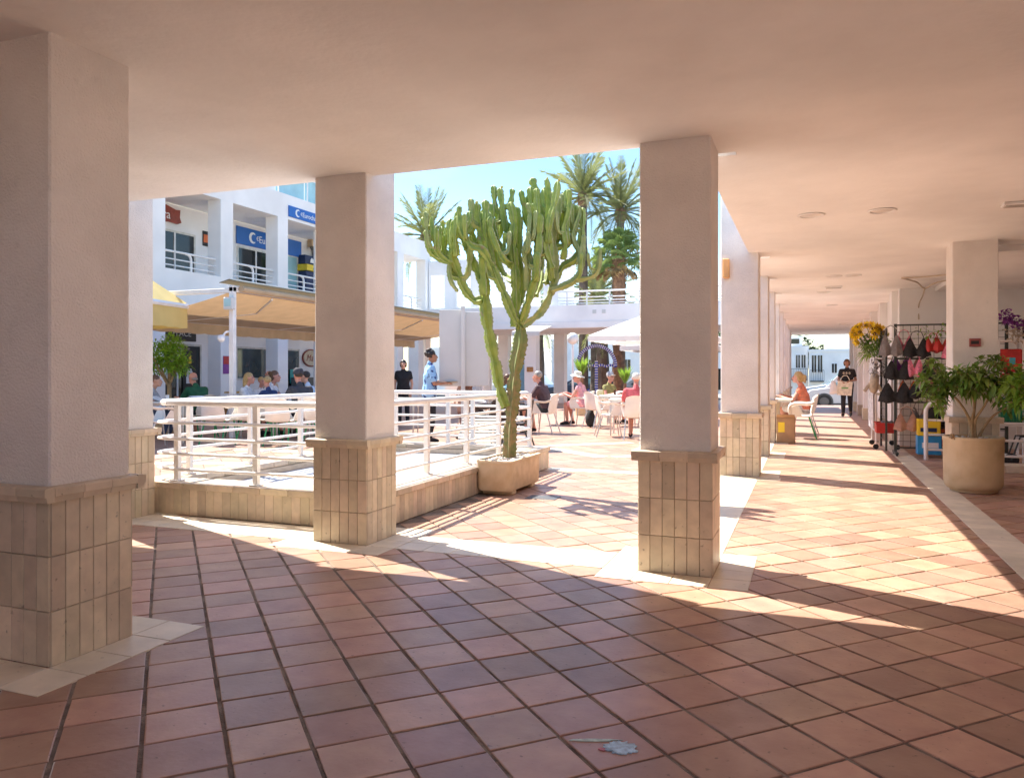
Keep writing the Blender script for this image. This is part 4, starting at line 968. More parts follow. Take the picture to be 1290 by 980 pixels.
# distant wooded rise and hedges
def bush_mass(name, lb, boxes, n, seed, mat, ll):
    g = G(); random.seed(seed)
    for c, r in boxes:
        k = int(n*r[0]*r[2])
        for _ in range(k):
            v = Vector((random.gauss(0,1),random.gauss(0,1),random.gauss(0,1))).normalized()*random.random()**.35
            leaf(g, Vector(c)+Vector((v.x*r[0],v.y*r[1],v.z*r[2])), Vector((random.uniform(-1,1),random.uniform(-1,1),random.uniform(-.3,1))), ll*random.uniform(.6,1.3), ll*.6)
    return g
m_pine = M("pine_foliage", (.045,.085,.03), .7, .4, .6, island=.35); m_hedge = M("tree_foliage", (.07,.12,.03), .6, .4, 1, island=.35)
for k, (x, y, lb) in enumerate([(-2,96,'dark pine tree above the roofs at the left of the corridor end'),(4.5,98,'dark pine tree above the roofs in the middle of the corridor end'),(11,97,'dark pine tree above the roofs at the right of the corridor end'),(-26,100,'dark tree behind the houses beyond the courtyard'),(-17,99,'dark tree behind the pale house beyond the courtyard'),(-8,66,'broad tree beyond the courtyard at the right of the rope umbrella')]):
    t = thing('background_tree', lb, 'tree', (x,y,-2.5)); part('trunk', G().tube([(0,0,0),(.1,0,3),(0,.1,6)],[.3,.22,.1],8), m_twig, t)
    struct(part('crown', bush_mass('', '', [((0,0,6.2),(3.2,2.5,2.2)),((1.8,0,5.4),(2.0,2,1.5)),((-2,0,5.6),(2,2,1.6))], 190, k, m_pine, .5), m_pine if k < 5 else m_hedge, t, fix=False), 'stuff')

# ------------------------------------------------------------------ palms
m_trunk = M("palm_trunk", (.20,.15,.115), .9, .25, 4, .9, 14, dist=.05, col2=(.11,.08,.065)); m_trunk2 = M("fan_palm_trunk", (.30,.17,.10), .9, .3, 6, .9, 20, dist=.04, col2=(.15,.08,.05))
m_frond = translucent(M("date_palm_frond", (.25,.27,.12), .5, .25, 2, island=.25), (.30,.33,.10), .35); m_fan = translucent(M("fan_palm_leaf", (.24,.34,.11), .4, .3, 2, island=.3), (.32,.42,.10), .4); m_deadleaf = M("dry_palm_leaf", (.36,.24,.10), .8, .25, 3, island=.25)
def frond_mesh(ln, droop, nl, lw, mat, seed):
    random.seed(seed); g = G(); P_ = []
    for i in range(11):
        f = i/10; P_.append(Vector((0, ln*(f-.12*droop*f*f*f), ln*(.28*f-droop*f*f))))
    g.tube(P_, [.035*(1-.85*i/10) for i in range(11)], 4, False)
    for i in range(nl):
        f = .1+.9*i/nl; k = min(9,int(f*10)); p = P_[k].lerp(P_[k+1], f*10-k); td = (P_[k+1]-P_[k]).normalized()
        for s_ in (-1,1):
            l_ = lw*math.sin(math.pi*(.12+.82*f))**.7*random.uniform(.85,1.1); d = (td*.75+Vector((s_*.8,0,random.uniform(.12,.42)))).normalized()
            q = p+d*l_-Vector((0,0,l_*random.uniform(.05,.25))); wn = td*.024
            g.add([p-wn, p+wn, p+d*l_*.55+wn*.9, q], [(0,1,2),(0,2,3)])
    return g.mesh('frond', mat, fix=False)
FR = [frond_mesh(2.6, dr, 30, .52, m_frond, 40+i) for i, dr in enumerate((.05,.22,.42,.7))]
def fan_mesh(seed, mat):
    random.seed(seed); g = G(); g.tube([(0,0,0),(0,.5,.12),(0,.95,.1)], [.022,.016,.012], 4, False); c = Vector((0,.95,.1)); n = 18
    for i in range(n):
        a = R(-125+250*i/(n-1)); d = Vector((math.sin(a),math.cos(a),.05-.1*abs(a)/2)); l_ = .62*random.uniform(.85,1.05); s_ = Vector((math.cos(a),-math.sin(a),0))*.05
        g.add([c, c+d*l_*.6-s_+Vector((0,0,.03)), c+d*l_*.9-Vector((0,0,.05)), c+d*l_*1.0-Vector((0,0,.22)), c+d*l_*.6+s_-Vector((0,0,.03))], [(0,1,2),(0,2,4),(2,3,4)])
    return g.mesh('fan_leaf', mat, fix=False)
FAN = [fan_mesh(60+i, m_fan) for i in range(3)]; FAND = [fan_mesh(70, m_deadleaf)]
def palm(lb, x, y, h, r, nf, sc, z0=ZG, lean=(0,0), group='date palms'):
    t = thing('palm_tree', lb, 'palm tree', (x,y,z0), 0, group); random.seed(int(abs(x*97+y*13)))
    P_ = [(lean[0]*f*f, lean[1]*f*f, h*f) for f in [i/14 for i in range(15)]]
    ring = G().tube(P_, [r*(1.15-.3*i/14) for i in range(15)], 14, True, lambda u, v: 1+.07*math.sin(u*44+v*260)+.05*math.sin(v*190)); part('trunk', ring, m_trunk, t, True)
    top = Vector((lean[0],lean[1],h))
    part('crown_shaft', G().blob([(top+Vector((0,0,.1)),(r*1.5,r*1.5,.45))],6,10), m_trunk2, t)
    for i in range(nf):
        f = i/nf; el = R(78-118*f); az = i*2.39996+random.uniform(-.2,.2); me = FR[min(3,max(0,int(f*4+random.uniform(-.3,.3))))]
        o = link('frond', me, t, top+Vector((0,0,.25))); o.rotation_euler = (el-R(10), 0, az); o.scale = (sc,)*3
    return t
palm('tall date palm right behind the cactus, the left of the two tall crowns', -9.6, 34.2, 9.3, .20, 34, .95)
palm('tall date palm next to the column, the right of the two tall crowns', -8.05, 35.0, 8.6, .20, 32, .95)
palm('low date palm crown showing behind the walkway railing', -9.6, 36.5, 4.9, .26, 34, .95)
palm('date palm at the left behind the white upper wing, crown beside the cactus', -18.6, 36.0, 8.3, .22, 34, 1.0)
palm('date palm whose trunk stands under the walkway beside the globe lamp', -8.6, 33.8, 3.4, .28, 30, .75)
palm('short date palm beyond the rope umbrella', -6.3, 36.5, 3.2, .3, 30, .8)
palm('date palm at the far left under the walkway by the pillars', -12.2, 35.5, 3.6, .25, 28, .8)
t = thing('fan_palm', 'shaggy fan palm with a stout reddish trunk in front of the tall date palms', 'palm tree', (-7.75,33.4,ZG)); random.seed(9)
part('trunk', G().tube([(0,0,6.5*i/16) for i in range(17)], [.27+.02*math.sin(i*2.1) for i in range(17)], 14, True, lambda u, v: 1+.10*math.sin(u*38+v*240)), m_trunk2, t, True)
g = G()
for i in range(150):
    z = 3.4+2.9*random.random(); a = random.random()*6.28; g.hull([(.28*math.cos(a-.12),.28*math.sin(a-.12),z),(.28*math.cos(a+.12),.28*math.sin(a+.12),z),(.38*math.cos(a),.38*math.sin(a),z+.16),(.27*math.cos(a),.27*math.sin(a),z+.05)])
struct(part('leaf_bases', g, m_trunk2, t), 'stuff')
for i in range(44):
    f = i/44; el = R(78-128*f); o = link('fan_leaf', random.choice(FAN) if f < .86 else FAND[0], t, (0,0,6.6-.3*f)); o.rotation_euler = (el, random.uniform(-.4,.4), i*2.39996); o.scale = (.84,)*3
g = G()
for i in range(60): leaf(g, Vector((random.uniform(-.4,.9),random.uniform(-.6,.2),6.1+random.random()*.9)), Vector((random.uniform(-1,1),random.uniform(-1,1),-.5)), .25, .05, .5)
struct(part('flower_stalks', g, m_deadleaf, t, fix=False), 'stuff')
# small palms in front of the street
for x, y, h, sc, lb in ((-6.35,22.4,1.0,.42,'small yucca with a bare stem in front of the parked cars'),(-5.3,23.6,.75,.40,'small bright green palm behind the woman in the white hat')):
    t = thing('small_palm', lb, 'plant', (x,y,0)); part('pot', G().lathe([(.16,0),(.2,.3),(.17,.3)],14), m_stone2, t); part('stem', G().tube([(0,0,.28),(.02,0,h+.2)],[.06,.045],8), m_trunk2, t, True)
    g = G(); random.seed(3)
    for i in range(46):
        a = random.random()*6.28; d = Vector((math.cos(a)*.4,math.sin(a)*.4,random.uniform(.5,1.4))).normalized(); leaf(g, Vector((.02,0,h+.15)), d, sc*random.uniform(1.2,1.9), .07, .12)
    struct(part('leaves', g, m_leafb, t, fix=False), 'stuff')
# globe lamp and rope umbrella ornament
t = thing('globe_lamp', 'white globe street lamp on a thin post under the walkway', 'street lamp', (-7.5,25.4,0))
part('post', G().tube([(0,0,0),(0,0,2.25)],.035,10), m_rail, t, True); part('globe', G().blob([((0,0,2.45),.20)],10,18), M('opal_glass',(.80,.78,.74),.25,.02), t, True)
t = thing('globe_lamp', 'white globe street lamp half hidden by the grey sign board', 'street lamp', (-12.6,30.4,0))
part('post', G().tube([(0,0,0),(0,0,2.6)],.035,10), m_rail, t, True); part('globe', G().blob([((0,0,2.8),.28)],10,18), M('opal_glass_far',(.80,.78,.74),.25,.02), t, True)
t = thing('rope_umbrella', 'umbrella-shaped ornament of blue and white rope standing beyond the tables', 'ornament', (-7.72,29.4,0))
m_rb = M('blue_rope',(.03,.05,.55),.6); m_rw = M('white_rope',(.8,.8,.82),.6); gb, gw = G(), G(); t.rotation_euler = (0,0,an)
arc = [(.75*math.cos(R(180-180*i/60)),0,1.52+.82*math.sin(R(180-180*i/60))) for i in range(61)]
def twist(path, r=.07):
    for i in range(len(path)-1): (gb if i%2 else gw).tube([path[i],path[i+1]], r, 7)
twist(arc)
for c in range(4): twist([(-.75+.375*c+.375*i/8,0,1.52+.06*math.sin(math.pi*i/8)) for i in range(9)], .05)
twist([(0,0,1.75-1.1*i/22) for i in range(23)], .065); twist([(-.16+.16*math.cos(R(-180*i/10)),0,.65+.16*math.sin(R(-180*i/10))) for i in range(11)], .045)
part('blue_strands', gb, m_rb, t); part('white_strands', gw, m_rw, t); part('stand', G().tube([(0,.08,0),(0,.08,1.6)],.02,6).cbox(-.3,-.15,0,.3,.3,.04,.01), m_rail, t)

# ------------------------------------------------------------------ chairs and tables
def chair_proto(shell, legm):
    t = thing('armchair', '', 'chair')
    g = G(); pr = []                                    # seat running up into the back: one curved sheet of plastic
    path = [(.215,.415),(.20,.44),(.12,.445),(0,.435),(-.13,.43),(-.185,.45),(-.215,.52),(-.24,.64),(-.262,.76),(-.272,.83),(-.285,.845)]
    n = len(path); W_ = 7; vs = []
    for th in (0, 1):
        for i,(y,z) in enumerate(path):
            up = i >= 6; wd = .225 if i < 5 else .225-.012*max(0,i-6)
            for j in range(W_):
                u = -1+2*j/(W_-1); cv = (.045*u*u if up else 0); zz = z+(.012*u*u if not up else 0)-(.035*u*u if i >= 9 else 0)
                ny, nz_ = ((0,-.022) if not up else (-.022,0))
                vs.append((u*wd, y+cv+(ny if th else 0), zz+(nz_ if th else 0)))
    o2 = n*W_; fs = []
    for i in range(n-1):
        for j in range(W_-1):
            a = i*W_+j; fs.append((a,a+1,a+W_+1,a+W_)); fs.append((o2+a,o2+a+W_,o2+a+W_+1,o2+a+1))
    for i in range(n-1): 
        for j in (0,W_-1): a = i*W_+j; fs.append((a,a+W_,o2+a+W_,o2+a))
    for i in (0,n-1):
        for j in range(W_-1): a = i*W_+j; fs.append((a,a+1,o2+a+1,o2+a))
    g.add(vs, fs); part('seat_shell', g, shell, t, True)
    for s_ in (-1,1):
        pth = spline([(s_*.215,.19,.43),(s_*.245,.215,.54),(s_*.258,.19,.64),(s_*.262,.06,.672),(s_*.258,-.12,.665),(s_*.225,-.235,.70)],5); k = len(pth)
        part('armrest', G().tube(pth, [.045-.012*min(1,i/10) for i in range(k)], 8, True, lambda u, v: (.42*math.cos(2*math.pi*u), math.sin(2*math.pi*u))), shell, t, True)
        part('side_panel', G().hull([(s_*.215,.2,.42),(s_*.215,-.02,.43),(s_*.248,.22,.6),(s_*.252,.10,.64),(s_*.205,.2,.42),(s_*.205,-.02,.43),(s_*.238,.22,.6),(s_*.242,.10,.64)]), shell, t)
        part('leg', G().tube([(s_*.19,.16,.43),(s_*.225,.225,.0)],.0135,8), legm, t, True)
        part('leg', G().tube([(s_*.19,-.14,.43),(s_*.225,-.275,.0)],.0135,8), legm, t, True)
    return t
ch_w = chair_proto(m_plastic, m_alu); KIDS[ch_w.name] = list(ch_w.children)
ch_g = chair_proto(m_plastic, m_green_leg); KIDS[ch_g.name] = list(ch_g.children)
m_rattan = M("dark_rattan", (.06,.04,.035), .6, .3, 40, .5, 120)
ch_d = chair_proto(m_rattan, m_dark); KIDS[ch_d.name] = list(ch_d.children)
used = {}
def chair(proto, x, y, deg, lb):
    if not used.get(proto.name): used[proto.name] = 1; o = proto; o.location = (x,y,0); o.rotation_euler = (0,0,R(deg)); o['label'] = lb
    else: o = copy_tree(proto, (x,y,0), R(deg), lb)
    o['group'] = 'courtyard cafe chairs'
    return o
def table_proto():
    t = thing('cafe_table', '', 'table')
    part('table_top', G().cbox(-.38,-.38,.715,.38,.38,.745,.008), m_plastic, t)
    for sx in (-1,1):
        for sy in (-1,1): part('leg', G().tube([(sx*.33,sy*.33,.714),(sx*.34,sy*.34,0)],.016,8), m_alu, t, True)
    part('apron_frame', G().box(-.34,-.34,.68,.34,-.32,.714).box(-.34,.32,.68,.34,.34,.714).box(-.34,-.32,.68,-.32,.32,.714).box(.32,-.32,.68,.34,.32,.714), m_alu, t)
    return t
tb0 = table_proto(); KIDS[tb0.name] = list(tb0.children)
def table(x, y, deg, lb):
    if not used.get('t'): used['t'] = 1; o = tb0; o.location = (x,y,0); o.rotation_euler = (0,0,R(deg)); o['label'] = lb
    else: o = copy_tree(tb0, (x,y,0), R(deg), lb)
    o['group'] = 'white cafe tables'; return o
m_drink = [M('drink_amber',(.55,.25,.03),.15), M('drink_clear',(.65,.68,.68),.1), M('bottle_green',(.03,.14,.05),.15), M('drink_cola',(.07,.02,.01),.15)]
def glass(x, y, k, lb, z=.746):
    t = thing('drinking_glass', lb, 'glass', (x,y,z), 0, 'glasses on the cafe tables'); part('tumbler', G().lathe([(.028,0),(.034,.12),(.031,.12),(.028,.1)],10), m_drink[k], t, True)
m_menu = M('menu_paper',(.75,.76,.78),.6)
# right-hand tables
table(-6.0,15.45,4,'white table in front of the man in the brown shirt')
chair(ch_w,-5.2,15.5,86,'white armchair under the man in the brown T-shirt')
table(-6.0,18.1,0,'white table in front of the woman in the white hat'); chair(ch_w,-5.12,18.15,88,'white armchair under the woman in the white hat')
table(-3.45,15.75,8,'white table in front of the man in the red shirt, partly behind the column'); chair(ch_w,-3.08,14.7,12,'white armchair seen from behind under the man in the red shirt')
chair(ch_w,-3.72,15.15,-70,'empty white armchair beside the man in the red shirt, turned to the right')
table(-4.25,18.2,0,'white table at which the woman with the grey cap sits'); chair(ch_w,-4.75,19.3,-120,'white armchair under the woman with the grey cap')
chair(ch_w,-4.55,17.4,-40,'empty white armchair behind the woman in the white hat, its back to the viewer'); chair(ch_w,-3.55,18.3,100,'empty white armchair across the table from the woman with the grey cap')
chair(ch_w,-6.7,17.0,-80,'white armchair under the dark haired woman in light blue'); chair(ch_w,-6.75,15.2,-95,'empty white armchair opposite the man in the brown shirt')
table(-7.3,14.4,20,'white table behind the railing near the grey sign board')
# dark furniture behind the railing
chair(ch_d,-5.15,12.5,60,'dark wicker armchair behind the railing, nearest the cactus'); chair(ch_d,-5.6,13.6,150,'dark wicker armchair behind the sign post, seen from the front'); chair(ch_d,-4.55,12.1,100,'dark wicker armchair standing right behind the cactus stem')
t = thing('sun_lounger','folded white slatted lounger leaning behind the railing by the dark armchairs','lounger',(-4.9,11.3,0),R(20))
for i in range(9): part('slat', G().cbox(-.30+.0,-.55+.13*i,.16+.05*i*.8,.30,-.45+.13*i,.19+.05*i*.8,.004), m_plastic, t)
for s_ in (-1,1): part('side_rail', G().hull([(s_*.27,-.6,.11),(s_*.27,-.6,.15),(s_*.27,.66,.50),(s_*.27,.66,.54),(s_*.3,-.6,.11),(s_*.3,-.6,.15),(s_*.3,.66,.50),(s_*.3,.66,.54)]), m_greydk, t); part('leg', G().tube([(s_*.26,-.5,.14),(s_*.26,-.55,0)],.02,6), m_greydk, t); part('leg', G().tube([(s_*.26,.4,.4),(s_*.26,.55,0)],.02,6), m_greydk, t)
t = thing('black_bag','black bag standing on the floor beside the chair of the woman in the white hat','bag',(-4.75,17.55,0)); part('body', G().blob([((0,0,.17),(.13,.11,.17)),((0,0,.33),(.08,.07,.08))],5,10), m_black, t, True); part('handle', G().tube(spline([(-.07,0,.36),(0,0,.5),(.07,0,.36)],5),.012,6), m_black, t)
# left-hand tables
for x, y, d, lb in [(-11.0,11.2,15,'white table with menus at the far left beside the bright column'),(-11.9,12.2,15,'white table in front of the man in the green shirt'),(-10.2,12.75,12,'white table between the blonde woman and the boy'),(-9.5,12.95,12,'white table in front of the man in the cap'),(-8.2,14.3,0,'white table in front of the seated girl in grey, left of the waitress')]: table(x,y,d,lb)
for p, x, y, d, lb in [(ch_g,-11.32,12.16,80,'white armchair with green legs under the man in the green shirt'),(ch_g,-10.63,12.6,-75,'white armchair with green legs under the blonde woman'),(ch_g,-10.5,13.12,-80,'white armchair with green legs under the dark haired woman in white'),
  (ch_g,-9.85,11.05,10,'empty white armchair with green legs, leftmost of the row seen from behind over the railing'),(ch_g,-9.3,11.35,5,'empty white armchair with green legs, second of the row seen from behind over the railing'),(ch_g,-8.65,11.25,15,'empty white armchair with green legs, third of the row seen from behind, below the boy'),(ch_g,-8.05,11.6,-10,'empty white armchair with green legs, rightmost of the row, next to the dark column'),
  (ch_w,-10.45,10.25,-20,'white armchair with thin bare legs beside the bright column on the left'),(ch_w,-11.6,10.4,40,'white armchair half hidden by the bright column on the left'),(ch_g,-9.0,12.25,85,'white armchair with green legs under the man in the cap'),(ch_g,-9.75,13.5,100,'white armchair with green legs under the man in light blue'),(ch_g,-9.9,12.35,20,'white armchair with green legs under the blond boy'),(ch_g,-11.2,13.8,-90,'white armchair with green legs under the small child'),
  (ch_w,-8.95,14.2,-70,'white armchair under the seated girl in grey'),(ch_w,-8.3,13.4,-10,'empty white armchair left of the waitress, behind the far railing'),(ch_w,-13.1,16.5,60,'white armchair under the bald man at the back')]: chair(p,x,y,d,lb)
k = 0
for x, y, lb in [(-11.1,11.1,'clear tumbler beside the menus on the far left table'),(-10.15,12.7,'amber drink on the table of the blonde woman'),(-9.5,12.9,'dark drink on the table of the man in the cap'),(-3.4,15.6,'clear tumbler on the table of the man in red'),(-6.1,15.5,'amber drink in front of the man in brown'),(-4.3,18.1,'cola on the table of the woman with the grey cap'),(-6.05,18.2,'clear tumbler in front of the woman in the white hat')]: glass(x,y,(1,0,3,1,0,3,1)[k],lb); k += 1
for x, y, a, lb in [(-11.35,11.0,20,'open white menu lying tilted on the far left table'),(-10.75,11.45,-10,'white menu propped on the far left table near the green shirt'),(-4.2,18.3,30,'folded white menu on the table of the woman with the grey cap')]:
    t = thing('menu',lb,'menu',(x,y,.747),R(a)); part('left_page', G().hull([(-.2,-.14,.0),(-.2,.14,.0),(0,-.14,.09),(0,.14,.09),(-.2,-.14,.006),(-.2,.14,.006),(0,-.14,.096),(0,.14,.096)]), m_menu, t); part('right_page', G().hull([(.2,-.14,.0),(.2,.14,.0),(.001,-.14,.09),(.001,.14,.09),(.2,-.14,.006),(.2,.14,.006),(.001,-.14,.096),(.001,.14,.096)]), m_menu, t)
# corridor table
table(-.66,16.95,0,'white table between the corridor columns at which the woman in coral sits')
chair(ch_g,-.12,16.15,92,'empty white armchair with dark green legs in the corridor, nearest the cardboard box'); chair(ch_w,-.08,17.2,85,'white armchair under the woman in coral in the corridor')
t = thing('cardboard_box','tall brown cardboard box with a yellow label beside the corridor column','box',(-.37,14.95,0)); part('carton', G().cbox(-.16,-.13,0,.16,.13,.46,.008), m_card, t); part('label', G().box(-.13,-.134,.2,-.02,-.131,.38), m_yell, t); part('flap', G().hull([(-.16,-.13,.46),(.16,-.13,.46),(-.15,-.2,.52),(.15,-.2,.52),(-.16,-.125,.462),(.16,-.125,.462),(-.15,-.195,.524),(.15,-.195,.524)]), m_card, t)

# ------------------------------------------------------------------ people
def remeshed(name, g, mat, parent, vox, sm=3, label=None):
    o = part(name, g, mat, parent, fix=True)
    m = o.modifiers.new('skin','REMESH'); m.mode = 'VOXEL'; m.voxel_size = vox; m.use_smooth_shade = True
    s_ = o.modifiers.new('smooth','SMOOTH'); s_.iterations = sm; s_.factor = .5
    return o
def V(x, y, z): return Vector((x,y,z))
def person(lb, x, y, deg, s=1., pose='sit', top='shirt_white', bottom='trousers_dark', leg=1., sleeve=.55, hair='hair_dark', style='short', skin='skin', lean=.12, shoe='shoe', arms=None, turn=0, hat=None, vox=.013, fat=1., z0=0, skirt=False, drop=0):
    t = thing('person', lb, 'person', (x,y,z0), R(deg))
    H_ = {}
    if pose == 'sit':
        pel = V(0,-.06,.53); d = V(0,math.sin(lean),math.cos(lean))
        chest = pel+d*.28; shc = pel+d*.44; neck = pel+d*.52+V(0,.01,0); head = pel+d*.60+V(0,.05,.06)
        hips = [V(sx*.085,.0,.53) for sx in (-1,1)]; knees = [V(sx*.12,.40,.52) for sx in (-1,1)]; anks = [V(-.12,.36,.10),V(.11,.30,.10)]; toes = [V(-.14,.52,.035),V(.13,.46,.035)]
    else:
        pel = V(0,0,.94); d = V(0,math.sin(lean),math.cos(lean)); chest = pel+d*.28; shc = pel+d*.45; neck = pel+d*.53; head = pel+d*.62+V(0,.03,.03)
        hips = [V(sx*.085,0,.92) for sx in (-1,1)]
        if pose == 'walk': knees = [V(-.085,.0,.49),V(.085,.17,.52)]; anks = [V(-.08,-.22,.14),V(.085,.21,.10)]; toes = [V(-.085,-.10,.04),V(.095,.37,.06)]
        else: knees = [V(-.10,.02,.49),V(.10,.03,.49)]; anks = [V(-.11,-.03,.09),V(.10,-.02,.09)]; toes = [V(-.14,.12,.035),V(.13,.13,.035)]
    sh = [shc+V(sx*.165*fat,0,-.02) for sx in (-1,1)]
    if arms is None:
        if pose == 'sit': arms = [((-.08,.14,-.24),(.02,.38,-.16)),((.08,.13,-.24),(-.04,.36,-.15))]
        else: arms = [((-.06,-.03,-.28),(-.04,.07,-.52)),((.06,-.03,-.28),(.05,.08,-.52))]
    els = [sh[i]+V(*arms[i][0]) for i in (0,1)]; wrs = [sh[i]+V(*arms[i][1]) for i in (0,1)]
    f = fat
    def torso(g, e):
        a = [(pel+V(sx*.075*f,0,-.0),(.105*f+e,.105*f+e,.10+e)) for sx in (-1,1)]; b_ = [(pel+d*.14+V(sx*.06*f,.01*f,0),(.095*f+e,.095*f+e,.09)) for sx in (-1,1)]
        c = [(chest+V(sx*.075*f,.01,0),(.095*f+e,.10*f+e,.10)) for sx in (-1,1)]; s2 = [(p+V(-.02*(1 if p.x > 0 else -1),0,0),.055+e) for p in sh]
        g.blob(a+b_); g.blob(b_+c); g.blob(c+s2); g.blob([(shc+V(0,0,.02),.06+e),(neck,.05+e*.6)])
    def arm(g, e, fr):
        for i in (0,1):
            if fr > 0:
                q = sh[i].lerp(els[i], min(1,fr)); g.blob([(sh[i],.052*f+e),(q,.052*f+e-(.010*min(1,fr)))])
            if fr > 1: q = els[i].lerp(wrs[i], fr-1); g.blob([(els[i],.044+e),(q,.040+e-.008*(fr-1))])
    def legs(g, e, fr):
        for i in (0,1):
            q = hips[i].lerp(knees[i], min(1,fr)); g.blob([(hips[i],.090*f+e),(q,(.090-.032*min(1,fr))*f+e)])
            if fr > 1: q = knees[i].lerp(anks[i], fr-1); m_ = knees[i].lerp(anks[i], min(fr-1,.35)); g.blob([(knees[i],.058*f+e),(m_,.056*f+e)]); g.blob([(m_,.056*f+e),(q,.056*f+e-.02*(fr-1))])
    # one continuous body: trunk, limbs, hands, head
    g = G(); torso(g, -.008); legs(g, -.004, 2.0)
    for i in (0,1):
        g.blob([(sh[i],.048*f),(els[i],.038)]); g.blob([(els[i],.038),(els[i].lerp(wrs[i],.3),.037)]); g.blob([(els[i].lerp(wrs[i],.3),.037),(wrs[i],.025)])
        hd = (wrs[i]-els[i]).normalized(); sd = hd.cross(V(0,0,1)); sd = sd.normalized() if sd.length > .1 else V(1,0,0); nn = sd.cross(hd)
        k0 = wrs[i]+hd*.085; g.blob([(wrs[i],.023),(k0+sd*.028,.013),(k0-sd*.028,.013)])
        for j, (o_, l_) in enumerate(((-.030,.058),(-.010,.070),(.010,.074),(.030,.066))):
            a = k0+sd*o_; b_ = a+hd*l_*.5-nn*.010; c = b_+hd*l_*.42-nn*.026; g.blob([(a,.0095),(b_,.009)],3,6); g.blob([(b_,.009),(c,.0078)],3,6)
        sg = 1 if i == 0 else -1; a = wrs[i]+hd*.03+sd*.022*sg; b_ = a+hd*.035+sd*.030*sg-nn*.01; g.blob([(a,.012),(b_,.010)],3,6); g.blob([(b_,.010),(b_+hd*.03-nn*.012,.009)],3,6)
        g.blob([(anks[i],.036),(anks[i]+(toes[i]-anks[i])*.0+V(0,-.035,-.035),.030),(toes[i],.026)])
    q = Matrix.Rotation(R(turn), 3, 'Z')
    def hp(x, y, z): return head+q@V(x,y,z)
    g.blob([(neck-d*.04,.050),(head+V(0,-.01,-.06),.050)])
    g.blob([(hp(0,-.012,.035),(.074,.090,.080)),(hp(0,.035,.0),(.058,.05,.06))],6,10); g.blob([(hp(0,.03,.0),.058),(hp(0,.052,-.075),.034),(hp(0,-.01,-.06),.048)])
    g.blob([(hp(0,.088,.025),.010),(hp(0,.112,-.018),.015),(hp(0,.085,-.03),.016)],3,6); g.blob([(hp(0,.085,-.055),.018),(hp(0,.078,-.09),.018)],3,6)
    for sx in (-1,1): g.blob([(hp(sx*.078,-.008,.02),(.012,.022,.034))],4,8)
    remeshed('body', g, PM[skin], t, min(vox,.011), 2)
    e = G(); l_ = G()
    for sx in (-1,1): e.blob([(hp(sx*.032,.083,.022),(.013,.010,.007))],3,6)
    l_.blob([(hp(0,.100,-.057),(.024,.008,.007))],3,6)
    part('eyes', e, PM['eye'], t); part('mouth', l_, PM['lip'], t)
    # clothes over it
    g = G(); torso(g, .010); arm(g, .011, sleeve); 
    if top == 'floral': g.blob([(pel+V(sx*.08,0,-.06),.115*f) for sx in (-1,1)]+[(pel+V(sx*.07,0,.1),.10*f) for sx in (-1,1)])
    remeshed('shirt', g, PM[top], t, vox)
    g = G(); g.blob([(pel+V(sx*.08*f,0,-.02),(.112*f,.112*f,.105)) for sx in (-1,1)]); legs(g, .012, leg)
    if skirt: g.blob([(p,.11) for p in hips]+[((knees[0]+knees[1])/2+V(sx*.1,0,.05),.11) for sx in (-1,1)])
    remeshed('trousers' if leg > 1.3 else 'shorts', g, PM[bottom], t, vox)
    for i in (0,1):
        g = G(); dv = (toes[i]-anks[i]); fl_ = V(dv.x,dv.y,0).normalized(); lo = min(toes[i].z-.01, .03)
        g.blob([(anks[i]+V(0,0,-.02),.044),(anks[i]-fl_*.035+V(0,0,-.05),.034),(toes[i],.034),(toes[i]-fl_*.06+V(0,0,.012),.043)]); remeshed('shoe', g, PM[shoe], t, vox)
    if style:
        g = G(); hm = PM[hair]
        if style != 'bald':
            g.blob([(hp(0,-.022,.052),(.084,.094,.084))],6,12)
            if style == 'curly':
                random.seed(5)
                for _ in range(60):
                    v = Vector((random.gauss(0,1),random.gauss(0,1),random.gauss(0,1))).normalized(); v.z = abs(v.z)*.9-.15 if v.y > .1 else v.z*.85+.1
                    if v.y > .55: v.y = .2
                    g.blob([(hp(v.x*.09,-.03+v.y*.095,.05+v.z*.095),.024)],3,6)
            if style in ('long','pony','bun'):
                for sx in (-1,1): g.blob([(hp(sx*.07,-.02,.03),.03),(hp(sx*.06,-.04,-.05),.028)])
                g.blob([(hp(0,-.06,.03),.07),(hp(0,-.075,-.06),.045)])
            if style == 'long': g.blob([(hp(0,-.07,-.02),.075),(hp(0,-.085,-.15),.06)])
            if style == 'pony': g.blob([(hp(0,-.10,.05),.03),(hp(0,-.15,.02),.036),(hp(0,-.15,-.10),.02)])
            if style == 'bun': g.blob([(hp(0,-.12,.08),.045)])
        else: g.blob([(hp(0,-.06,-.01),(.074,.05,.035))])
        remeshed('hair', g, hm, t, .010, 1)
    if hat == 'sun':
        hh = thing('sun_hat','white straw sun hat on the head of the woman in pink','hat',(0,0,0)); hh.parent = None
        w_ = Matrix.Rotation(R(deg),3,'Z')@(hp(0,-.012,.075)*s); hh.location = (x+w_.x, y+w_.y, z0+w_.z); hh.scale = (s,)*3; hh.rotation_euler = (R(10),0,R(deg+turn))
        part('crown', G().lathe([(.098,0),(.097,.05),(.085,.085),(.05,.1),(.001,.103)],20), PM['straw'], hh, True); part('brim', G().lathe([(.095,.004),(.14,-.008),(.185,-.03),(.185,-.036),(.14,-.016),(.09,-.004)],24), PM['straw'], hh, True)
